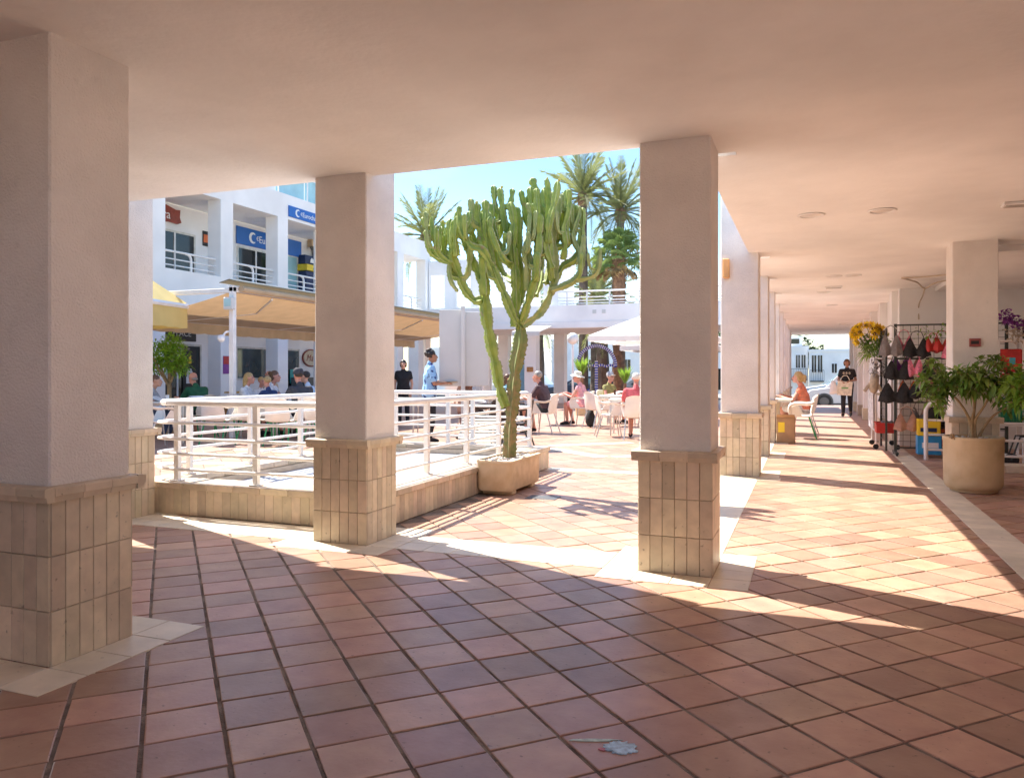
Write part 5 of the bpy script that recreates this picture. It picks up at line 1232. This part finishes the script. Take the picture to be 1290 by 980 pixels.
    if hat in ('cap','greycap'):
        hh = thing('baseball_cap','dark baseball cap on the man with his back to the viewer' if hat == 'cap' else 'pale grey cap on the seated woman facing right','cap',(0,0,0)); w_ = Matrix.Rotation(R(deg),3,'Z')@(hp(0,-.012,.07)*s); hh.location = (x+w_.x, y+w_.y, z0+w_.z); hh.scale = (s,)*3; hh.rotation_euler = (0,0,R(deg+turn))
        mm = PM['shirt_dark'] if hat == 'cap' else PM['shirt_grey']
        part('crown', G().lathe([(.098,-.02),(.097,.03),(.08,.075),(.045,.097),(.001,.1)],18), mm, hh, True); part('peak', G().blob([((0,.09,.0),(.07,.03,.008)),((0,.16,-.008),(.05,.03,.006))]), PM['straw' if hat != 'cap' else 'shirt_black'], hh, True)
    t.scale = (s,s,s)
    return t
FL, FRT, FA, FC = 90, -90, 0, 180
person('waitress in a blue floral blouse and dark trousers, seen from behind beside the railing', -6.5, 12.72, -52, .99, 'stand', 'floral', 'trousers_dark', 1.95, .75, 'hair_dark', 'curly', 'skin_tan', .03, arms=[((-.05,.06,-.27),(.04,.26,-.24)),((.07,.03,-.28),(-.02,.25,-.27))], fat=1.14, vox=.011, turn=8)
tag(part('serving_tray', G().lathe([(.15,0),(.17,.015),(.165,.015),(.148,.004)],20), PM['beige']), 'beige serving tray held in front of the waitress', 'tray').location = (-6.18,12.99,1.10)
person('man in a dark brown T-shirt and black shorts seated sideways at a white table', -5.2, 15.52, 84, 1.02, 'sit', 'shirt_brown', 'shorts_dark', .85, .6, 'hair_grey', 'short', 'skin_red', .30, fat=1.15, vox=.011)
person('woman in a white sun hat and pink top seated at a white table', -5.12, 18.18, 86, .98, 'sit', 'shirt_pink', 'shorts_pink', .8, .15, 'hair_grey', 'short', 'skin_red', .25, hat='sun', fat=1.08, vox=.011)
person('woman with a grey cap and olive top seated at the back table, facing right', -4.72, 19.32, -118, .97, 'sit', 'olive', 'beige', .9, .3, 'hair_white', 'short', 'skin_red', .05, hat='greycap')
person('white haired man in a red shirt seen from behind, beside the dark column', -3.08, 14.72, 10, .97, 'sit', 'shirt_red', 'shorts_dark', .85, .6, 'hair_white', 'short', 'skin_red', .10, fat=1.15, vox=.011)
person('dark haired woman in a light blue top seated behind the man in brown', -6.65, 17.0, -84, .95, 'sit', 'shirt_aqua', 'trousers_dark', 1.9, .4, 'hair_brown', 'long', 'skin', .1)
person('dark haired woman in a black shirt standing behind the tables beside the column', -9.29, 16.79, -160, .93, 'stand', 'shirt_black', 'trousers_dark', 1.95, .5, 'hair_dark', 'bun', 'skin', 0)
person('girl in a dark grey top seated with her head bowed, left of the waitress', -8.9, 14.2, -72, .88, 'sit', 'shirt_dark', 'jeans', 1.9, .5, 'hair_brown', 'pony', 'skin_red', .32)
person('person in a brown apron half hidden behind the grey sign board', -6.12, 13.5, 140, .97, 'stand', 'apron', 'apron', 1.95, 1.5, 'hair_dark', 'short', 'skin', .05, skirt=True)
person('bald man in a green T-shirt bending over his table', -11.30, 12.16, 78, 1.03, 'sit', 'shirt_green', 'shorts_dark', .9, .6, 'hair_grey', 'bald', 'skin_red', .45, fat=1.12, vox=.011)
person('blonde woman in a white top seated in profile at the family table', -10.60, 12.62, -72, .98, 'sit', 'shirt_white', 'jeans', 1.9, .4, 'hair_blond', 'long', 'skin_red', .18)
person('dark haired woman in white leaning towards the children', -10.45, 13.15, -78, 1.02, 'sit', 'shirt_white', 'shorts_pink', 1.0, .2, 'hair_brown', 'bun', 'skin_red', .28)
person('blond boy in a navy top seated at the family table, facing left', -9.86, 12.42, 75, .88, 'sit', 'shirt_navy', 'shorts_dark', .8, .5, 'hair_blond', 'short', 'skin_red', .12, z0=.05)
person('small fair haired child between the women and the boy', -11.2, 13.84, -110, .84, 'sit', 'shirt_white', 'shorts_dark', .8, .5, 'hair_blond', 'short', 'skin_red', .1, z0=.08)
person('man in a dark grey shirt and navy cap with his back to the viewer', -8.98, 12.28, 62, 1.03, 'sit', 'shirt_dark', 'shorts_dark', .9, .6, 'hair_dark', 'short', 'skin_red', .28, hat='cap', fat=1.12, vox=.011)
person('man in a light blue shirt behind the man with the cap', -9.72, 13.52, 95, 1.0, 'sit', 'shirt_blue', 'jeans', 1.9, .6, 'hair_dark', 'short', 'skin', .15)
person('bald man at the back table in front of the white pillar', -13.1, 16.52, 50, 1.02, 'sit', 'beige', 'trousers_dark', 1.9, .6, 'hair_grey', 'bald', 'skin_red', .15)
person('person in a pale grey top at the far left, in front of the bar', -11.75, 11.3, -60, .95, 'sit', 'shirt_grey', 'jeans', 1.9, .5, 'hair_brown', 'short', 'skin', .25)
person('blonde woman in a coral top seated in the corridor between the columns', -.08, 17.22, 80, 1.0, 'sit', 'shirt_coral', 'shirt_white', .9, .2, 'hair_blond', 'pony', 'skin_red', .22, fat=1.05, vox=.011)
WALKER = person('woman in a black printed T-shirt walking up the corridor with bags', 1.07, 24.47, 172, .975, 'walk', 'shirt_black', 'trousers_dark', 1.95, .55, 'hair_brown', 'pony', 'skin_tan', .0, arms=[((-.07,-.02,-.27),(.06,.20,-.30)),((.07,-.02,-.27),(-.05,.20,-.31))], fat=1.02, vox=.011, turn=10)
g = G()
for k in range(3): g.blob([((-.08+.08*k,.128,1.30),(.030,.014,.042))],4,8)
part('shirt_print', g, PM['beige'], WALKER, label='pale oval print across the chest')
t = thing('tote_bag','cream tote bag hanging from the arm of the walking woman','bag',(.97,24.22,.62)); part('bag_body', G().hull([(-.18,-.04,.02),(.2,-.04,0),(.24,-.03,.40),(-.16,-.03,.42),(-.18,.05,.02),(.2,.05,0),(.24,.04,.40),(-.16,.04,.42)]), PM['straw'], t); part('printed_mark', G().box(-.06,-.047,.20,.12,-.043,.24), M('bag_print',(.2,.45,.15),.6), t); part('strap', G().tube(spline([(-.1,0,.41),(-.02,.02,.56),(.1,.02,.56),(.17,0,.40)],5),.010,6), PM['straw'], t)
t = thing('plastic_bag','white plastic carrier bag on the left arm side of the walking woman','bag',(.72,24.3,.66)); part('bag_body', G().blob([((0,0,.12),(.12,.07,.12)),((-.03,0,.34),(.06,.04,.06)),((-.08,0,.02),(.06,.05,.03))],6,10), m_signw, t, True); part('handle', G().tube([(0,0,.36),(.1,.0,.5)],.015,6), m_signw, t)

# ------------------------------------------------------------------ shop recess: racks, garments, flowers, railings
t = thing('garment_rack','tall dark green wire grid rack on feet hung with black bras','rack',(1.26,13.3,0)); o_ = (1.26,13.3,0)
RX0, RX1, RY = 1.27, 2.75, 13.3
for x in (RX0, RX1): part('upright', G().box(x-.02,RY-.02,.06,x+.02,RY+.02,2.03), m_dark, t, off=o_); part('foot', G().cbox(x-.025,RY-.25,.03,x+.025,RY+.25,.06,.005), m_dark, t, off=o_)
for x in (RX0, RX1): 
    for s_ in (-1,1): part('caster', G().blob([((x,RY+s_*.22,.025),(.018,.03,.025))],5,10), m_black, t, off=o_)
for z in (2.01,1.49,1.18,.82,.44,.12): part('crossbar', G().box(RX0+.02,RY-.012,z-.012,RX1-.02,RY+.012,z+.012), m_dark, t, off=o_)
g = G()
for i in range(1,14): x = RX0+(RX1-RX0)*i/14; g.box(x-.003,RY-.004,.13,x+.003,RY+.002,2.0)
for i in range(1,19): z = .12+1.88*i/19; g.box(RX0+.02,RY-.008,z-.003,RX1-.02,RY-.003,z+.003)
struct(part('wire_grid', g, m_dark, t, off=o_), 'stuff')
t = thing('garment_rack','narrow side rack of dark wire standing at an angle behind the tall rack','rack',(1.2,13.9,0)); o_=(1.2,13.9,0)
g = G()
for i in range(7): y = 13.45+.13*i; g.box(1.147,y-.003,.2,1.153,y+.003,1.95)
for i in range(15): z = .2+.125*i; g.box(1.14,13.4,z-.003,1.146,14.3,z+.003)
struct(part('wire_grid', g, m_dark, t, off=o_),'stuff'); 
for y in (13.4,14.3): part('upright', G().box(1.135,y-.015,.05,1.165,y+.015,1.97), m_dark, t, off=o_)
def garment(lb, x, z, w_, h, mat, y=13.25, kind='bra'):
    w_ *= 1.25; h *= 1.15
    g = G(); nu, nv = 14, 7; vs = []
    for th in (0,1):
        for j in range(nv):
            for i in range(nu+1):
                u = -1+2*i/nu; a = abs(u); v = j/(nv-1)
                topz = h*(.60+.40*math.exp(-((a-.52)/.26)**2)-.22*math.exp(-(a/.16)**2))*(1-.45*max(0,(a-.8)/.2)) if kind == 'bra' else h*(.85+.15*math.exp(-((a-.6)/.2)**2))
                taper = 1-.1*v
                zz = v*topz - .03*math.exp(-((a-.45)/.25)**2)*(1-v)
                dep = .055*math.exp(-((a-.45)/.3)**2-((v-.25)/.35)**2)
                vs.append((u*w_/2*taper, -dep+(.006 if th else 0), zz))
    N_ = nv*(nu+1); fs = []
    for j in range(nv-1):
        for i in range(nu): k = j*(nu+1)+i; fs += [(k,k+1,k+nu+2,k+nu+1),(N_+k,N_+k+nu+1,N_+k+nu+2,N_+k+1)]
    g.add(vs, fs)
    t = thing('bra' if kind == 'bra' else 'top', lb, 'bra' if kind == 'bra' else 'clothing', (x,y,z))
    part('cups' if kind == 'bra' else 'fabric', g, mat, t, True)
    s2 = G()
    for s_ in (-1,1): s2.tube([(s_*w_*.24,-.005,h*.98),(s_*w_*.16,.0,h*1.32),(0,.01,h*1.42)],.006,5)
    part('strap', s2, mat, t); part('hanger', G().tube(spline([(-w_*.3,.01,h*1.2),(0,.01,h*1.42),(w_*.3,.01,h*1.2)],4),.005,5).tube(spline([(0,.01,h*1.42),(.015,.01,h*1.6),(-.01,.015,h*1.66)],4),.004,5), m_plastic, t)
m_nude = M('nude_fabric',(.42,.24,.18),.8,.1,20); m_greyfab = M('grey_fabric',(.22,.20,.20),.85,.15,20); m_pinkf = M('pink_fabric',(.75,.22,.33),.7,.25,25)
for lb, x, z, w_, h, mt in [('black bra at the top middle of the wire rack',1.56,1.53,.32,.24,m_black),('grey and pink top hanging at the top left of the rack',1.2,1.55,.28,.28,m_greyfab),('red bra at the top of the rack right of the grey top',1.78,1.62,.22,.16,m_red),
  ('black bra in the second row at the left of the rack',1.31,1.19,.34,.24,m_black),('pink top in the second row of the rack',1.53,1.24,.22,.22,m_pinkf),('black bra in the second row right of the pink top',1.74,1.19,.26,.2,m_black),('wide black sports bra at the left of the third row',1.27,.83,.40,.26,m_black),('black bra in the middle of the third row',1.63,.90,.34,.18,m_black),
  ('black bra in the fourth row behind the white hoop rail',1.90,.46,.44,.26,m_black),('nude bra low in the fourth row of the rack',1.42,.40,.30,.22,m_nude),('pink flowered bra at the top right of the rack behind the plant',2.05,1.5,.26,.2,m_pinkf),('black bra at the right of the second row behind the plant',2.2,1.1,.32,.22,m_black)]: garment(lb,x,z,w_,h,mt)
for lb, x, z, mt in [('pink top behind the black bras in the top row of the rack',1.40,1.62,m_pinkf),('nude bra behind the second row of the rack',1.66,1.27,m_nude),('red top behind the top row near the plant',1.92,1.60,m_red),('orange top behind the third row of the rack',1.46,.92,m_orange),('purple bra behind the second row at the left post',1.36,1.30,m_purple),('grey bra behind the fourth row of the rack',1.62,.52,m_greyfab),('pink bra behind the third row near the plant',1.86,.95,m_pinkf),('nude bra behind the bottom row by the yellow carton',1.80,.62,m_nude)]: garment(lb,x,z,.26,.20,mt,13.42)
# green tags along the top of the rack
t = thing('artificial_ivy','strand of pale green artificial leaves along the top of the wire rack','plant',(1.3,13.24,2.0)); g = G(); random.seed(2)
for i in range(90): leaf(g, Vector((random.uniform(.25,1.3),random.uniform(-.06,.02),random.uniform(-.22,.0))), Vector((random.uniform(-1,1),random.uniform(-1,.2),random.uniform(-1,.4))), .07, .035)
struct(part('leaves', g, m_leafb, t, fix=False),'stuff')
def crate(name, lb, x0_, y0_, z0_, x1_, y1_, z1_, mat, cat='box'):
    t = thing(name, lb, cat, ((x0_+x1_)/2,(y0_+y1_)/2,z0_)); a, b_, h = (x1_-x0_)/2, (y1_-y0_)/2, z1_-z0_
    part('tray', G().box(-a,-b_,0,a,b_,.012).box(-a,-b_,.012,a,-b_+.015,h).box(-a,b_-.015,.012,a,b_,h).box(-a,-b_+.015,.012,-a+.015,b_-.015,h).box(a-.015,-b_+.015,.012,a,b_-.015,h), mat, t)
    part('rim', G().box(-a-.012,-b_-.012,h-.02,a+.012,-b_-.001,h+.004).box(-a-.012,b_+.001,h-.02,a+.012,b_+.012,h+.004), mat, t)
    g = G(); random.seed(len(lb))
    for _ in range(8): c = (random.uniform(-a*.7,a*.7),random.uniform(-b_*.7,b_*.7),h*random.uniform(.5,.95)); g.blob([(c,(a*.3,b_*.3,h*.3))],4,7)
    part('contents', g, m_greyfab, t, True); return t
crate('crate','red crate on the floor at the left foot of the rack',1.02,13.5,.32,1.3,13.9,.48,m_red); crate('crate','upper red crate stacked behind the white hoop rail',1.72,13.45,.36,2.2,13.9,.56,m_orange); crate('crate','lower red crate stacked behind the white hoop rail',1.72,13.45,.14,2.2,13.9,.34,m_red)
t = thing('carton','yellow carton standing on the blue carton at the foot of the rack','box',(1.70,13.12,.33)); part('carton', G().cbox(-.15,-.1,0,.15,.1,.25,.005), m_yell, t); part('print', G().box(-.12,-.104,.06,.10,-.1005,.12), m_navy, t)
t = thing('carton','bright blue carton at the foot of the rack below the yellow one','box',(1.70,13.12,.05)); part('carton', G().cbox(-.16,-.11,0,.16,.11,.278,.005), M('carton_blue',(.03,.30,.62),.5), t); part('print', G().box(-.10,-.114,.10,.12,-.1105,.18), m_signw, t)
# white trolley with flowers at the left of the rack
t = thing('flower_trolley','white wheeled trolley draped with cloth under the sunflowers','trolley',(1.2,14.6,0)); 
for z in (.30,.9,1.5): part('shelf', G().cbox(-.16,-.45,z,.2,.45,z+.025,.004), m_rail, t)
for sx in (-.14,.18):
    for sy in (-.43,.43): part('upright', G().tube([(sx,sy,.08),(sx,sy,1.55)],.014,6), m_rail, t); part('caster', G().add(*ring_y(sx,sy,.0,.045,.03,12)), m_black, t).location = (0,0,-.27)
g = G(); vs = []; n = 22
for i in range(n+1):
    y = -.46+.92*i/n; w_ = .025*math.sin(i*1.3)
    vs += [(-.17+w_*.3,y,1.53),(-.185+w_,y,.9),(-.18+w_*1.2,y,.35)]
g.add(vs,[(3*i+k,3*i+3+k,3*i+4+k,3*i+1+k) for i in range(n) for k in (0,1)]); part('drape', g, PM['shirt_white'], t, True)
t = thing('sunflower_bunch','bunch of yellow sunflowers sticking out over the flower trolley','flowers',(1.05,14.5,1.55)); m_petal = M('sunflower_petal',(.9,.66,.03),.6,.15,20,island=.12); g = G(); gl = G(); gc = G(); random.seed(12)
for i in range(17):
    v = Vector((random.uniform(-1,.9),random.uniform(-1,.2),random.uniform(-.2,1))).normalized(); c = Vector((-.08,0,.38))+Vector((v.x*.24,v.y*.22,v.z*.15)); ax = (v+Vector((-.2,-.5,.2))).normalized(); u = ax.orthogonal().normalized(); w2 = ax.cross(u)
    gc.blob([(c+ax*.01,.034)],4,8); gl.tube([(.1,0,-.1),tuple(c)],.006,4)
    for k in range(15): a = 2*math.pi*k/15; leaf(g, c+ax*.005, u*math.cos(a)+w2*math.sin(a)+ax*.2, .13, .05, .03)
for i in range(420): v = Vector((random.gauss(0,1),random.gauss(0,1),random.gauss(0,1))).normalized()*random.random()**.4; leaf(gl, Vector((.02+v.x*.25,v.y*.22,.20+v.z*.22)), Vector((random.uniform(-1,1),random.uniform(-1,1),random.uniform(-.4,1))), .10, .04)
part('petals', g, m_petal, t, fix=False); part('flower_centre', gc, M('sunflower_centre',(.16,.10,.02),.8), t); struct(part('leaves', gl, m_leaf, t, fix=False),'stuff')
t = thing('rope_figure','tan rope figure hanging at the end of the flower trolley','ornament',(1.02,14.1,1.05)); part('body', G().blob([((0,0,0),(.08,.07,.12)),((.02,0,.16),(.07,.06,.06))],5,9), PM['beige'], t, True); part('arm', G().tube([(-.05,0,.05),(-.14,-.02,-.08)],.03,7).tube([(.05,0,.05),(.12,-.02,-.08)],.03,7), PM['beige'], t, True)
t = thing('dried_flowers','bunch of grey dried flowers below the sunflowers','flowers',(1.1,14.1,1.35)); g = G(); random.seed(15)
for _ in range(120): leaf(g, Vector((random.uniform(-.14,.12),random.uniform(-.12,.1),random.uniform(-.14,.14))), Vector((random.uniform(-1,1),random.uniform(-1,1),random.uniform(-1,1))), .07, .03)
struct(part('florets', g, m_greyfab, t, fix=False),'stuff')
t = thing('hanging_plant','spiky green plant on the corridor wall above the walking woman','plant',(1.40,20.5,1.75)); g = G(); random.seed(16)
for _ in range(60): leaf(g, Vector((0,0,0)), Vector((random.uniform(-1,.5),random.uniform(-1,1),random.uniform(-.5,1))), random.uniform(.3,.5), .04, .3)
struct(part('leaves', g, m_leafb, t, fix=False),'stuff'); part('stem', G().tube([(0,0,0),(.05,0,-.15),(.14,.05,-.5)],.02,6), m_twig, t); part('bracket', G().box(.02,-.02,-.52,.155,.02,-.48), m_dark, t)
# white railings of the recess
t = thing('hoop_railing','short white hoop railing in front of the wire rack','railing',(1.62,12.75,0))
part('hoop', G().tube(spline([(0,0,0),(0,0,.4),(0,0,.70),(.035,0,.80),(.14,0,.83),(.5,0,.83),(.9,0,.83)],6),.030,10), m_rail, t, True)
for z in (.58,.37,.15): part('rail', G().tube([(.03,0,z),(.9,0,z)],.016,8), m_rail, t, True)
t = thing('kerb_railing','white railing on a low tiled kerb behind the round planter','railing',(2.05,11.55,0))
for z in (.86,.62,.40,.20): part('rail', G().tube([(0,0,z),(2.9,0,z)],.03 if z > .8 else .016,8), m_rail, t, True)
for x in (.7,1.6,2.5): part('post', G().box(x-.025,-.02,.1,x+.025,.02,.86), m_rail, t)
k_ = thing('kerb','low cream tiled kerb under the railing behind the round planter','kerb',(2.02,11.4,0)); 
for i in range(9): part('kerb_tile', G().cbox(.33*i+.002,0,0,.33*i+.327,.3,.10,.006), m_cream, k_)
# white shelf with goods right of the column
t = thing('display_shelf','white display shelf with red goods, right of the column','shelf',(2.49,12.5,0))
for x in (0,.30): part('upright', G().box(x-.015,-.015,0,x+.015,.015,1.74).box(x-.015,.32,0,x+.015,.35,1.74), m_rail, t)
for z in (1.73,1.0,.55,.12): part('shelf_board', G().cbox(-.02,-.02,z-.02,.32,.36,z,.004), m_rail, t)
random.seed(19)
for i, (z, mt, c) in enumerate([(1.02,m_red,'red bag hanging high in the white display shelf'),(1.28,m_red,'red packet standing above the other red goods in the shelf')]):
    tt = thing('red_goods', c, 'goods', (2.64,12.62,z+.005)); part('packet', G().cbox(-.14,-.12,0,.14,.1,.24 if i == 0 else .32,.02), mt, tt); part('label', G().box(-.02,-.124,.1,.05,-.1205,.2), M('cyan_label_%d'%i,(.05,.4,.55),.5), tt)
tt = thing('wire_basket','green wire basket in the lower part of the white display shelf','basket',(2.64,12.6,.555)); g = G()
for i in range(8): g.box(-.15+.3*i/7-.006,-.13,0,-.15+.3*i/7+.006,-.118,.36)
for i in range(7): g.box(-.16,-.135,.06*i,.16,-.131,.06*i+.012)
part('wires', g, M('basket_green',(.01,.24,.11),.5), tt); part('liner', G().cbox(-.14,-.11,0,.14,.12,.34,.01), M('basket_liner',(.02,.20,.12),.7), tt)
tt = thing('purple_flowers','purple and cream artificial flowers on top of the white shelf','flowers',(2.6,12.55,1.735)); random.seed(20)
for nm, mt, c, n in (('purple_blooms',m_purple,(0,0,.30),90),('purple_blooms',m_purple,(.16,0,.20),70),('cream_blooms',PM['beige'],(.1,-.05,.07),70),('red_blooms',M('magenta',(.4,.02,.10),.6),(.42,0,.10),40)):
    g = G()
    for _ in range(n): leaf(g, Vector(c)+Vector((random.gauss(0,.05),random.gauss(0,.05),random.gauss(0,.05))), Vector((random.uniform(-1,1),random.uniform(-1,1),random.uniform(-.5,1))), .07, .05)
    part(nm, g, mt, tt, fix=False)
t = thing('garment_rack','dark wire stand with black clothes at the right edge of the picture','rack',(3.0,12.6,0)); part('upright', G().box(-.2,-.015,0,-.17,.015,2.0).box(.9,-.015,0,.93,.015,2.0), m_dark, t)
for z in (1.98,1.75,1.4,.9): part('crossbar', G().box(-.17,-.01,z-.01,.9,.01,z+.01), m_dark, t)
for i in range(4): garment('black top, %s on the wire stand at the right edge'%('leftmost','second from the left','third from the left','rightmost')[i] if True else '', 2.95+.27*i, 1.0, .26, .5, m_black, 12.55, 'top')
t = thing('wheelbarrow_frame','black wire folding trolley with small wheels behind the kerb railing','trolley',(2.75,12.05,0)); part('frame', G().tube([(-.2,0,.1),(-.1,0,.42),(.2,0,.42)],.012,6).tube([(-.2,.25,.1),(-.1,.25,.42),(.2,.25,.42)],.012,6), m_dark, t)
for sx in (-.18,.2): part('wheel', G().add(*ring_y(sx,.1,.05,.09,.03,14)), m_black, t).location = (0,0,-.22)
# lamp behind the column in the recess
t = thing('ceiling_light','small lit round lamp on the recess ceiling right of the column','ceiling light',(2.55,14.0,HC-.07)); part('ring', G().lathe([(.09,-.001),(.1,-.03),(.08,-.035)],16), m_white, t); part('diffuser', G().lathe([(.079,-.03),(.04,-.04),(.001,-.042)],16), M('lit_lens',(1,.98,.95),.3,emit=6), t)
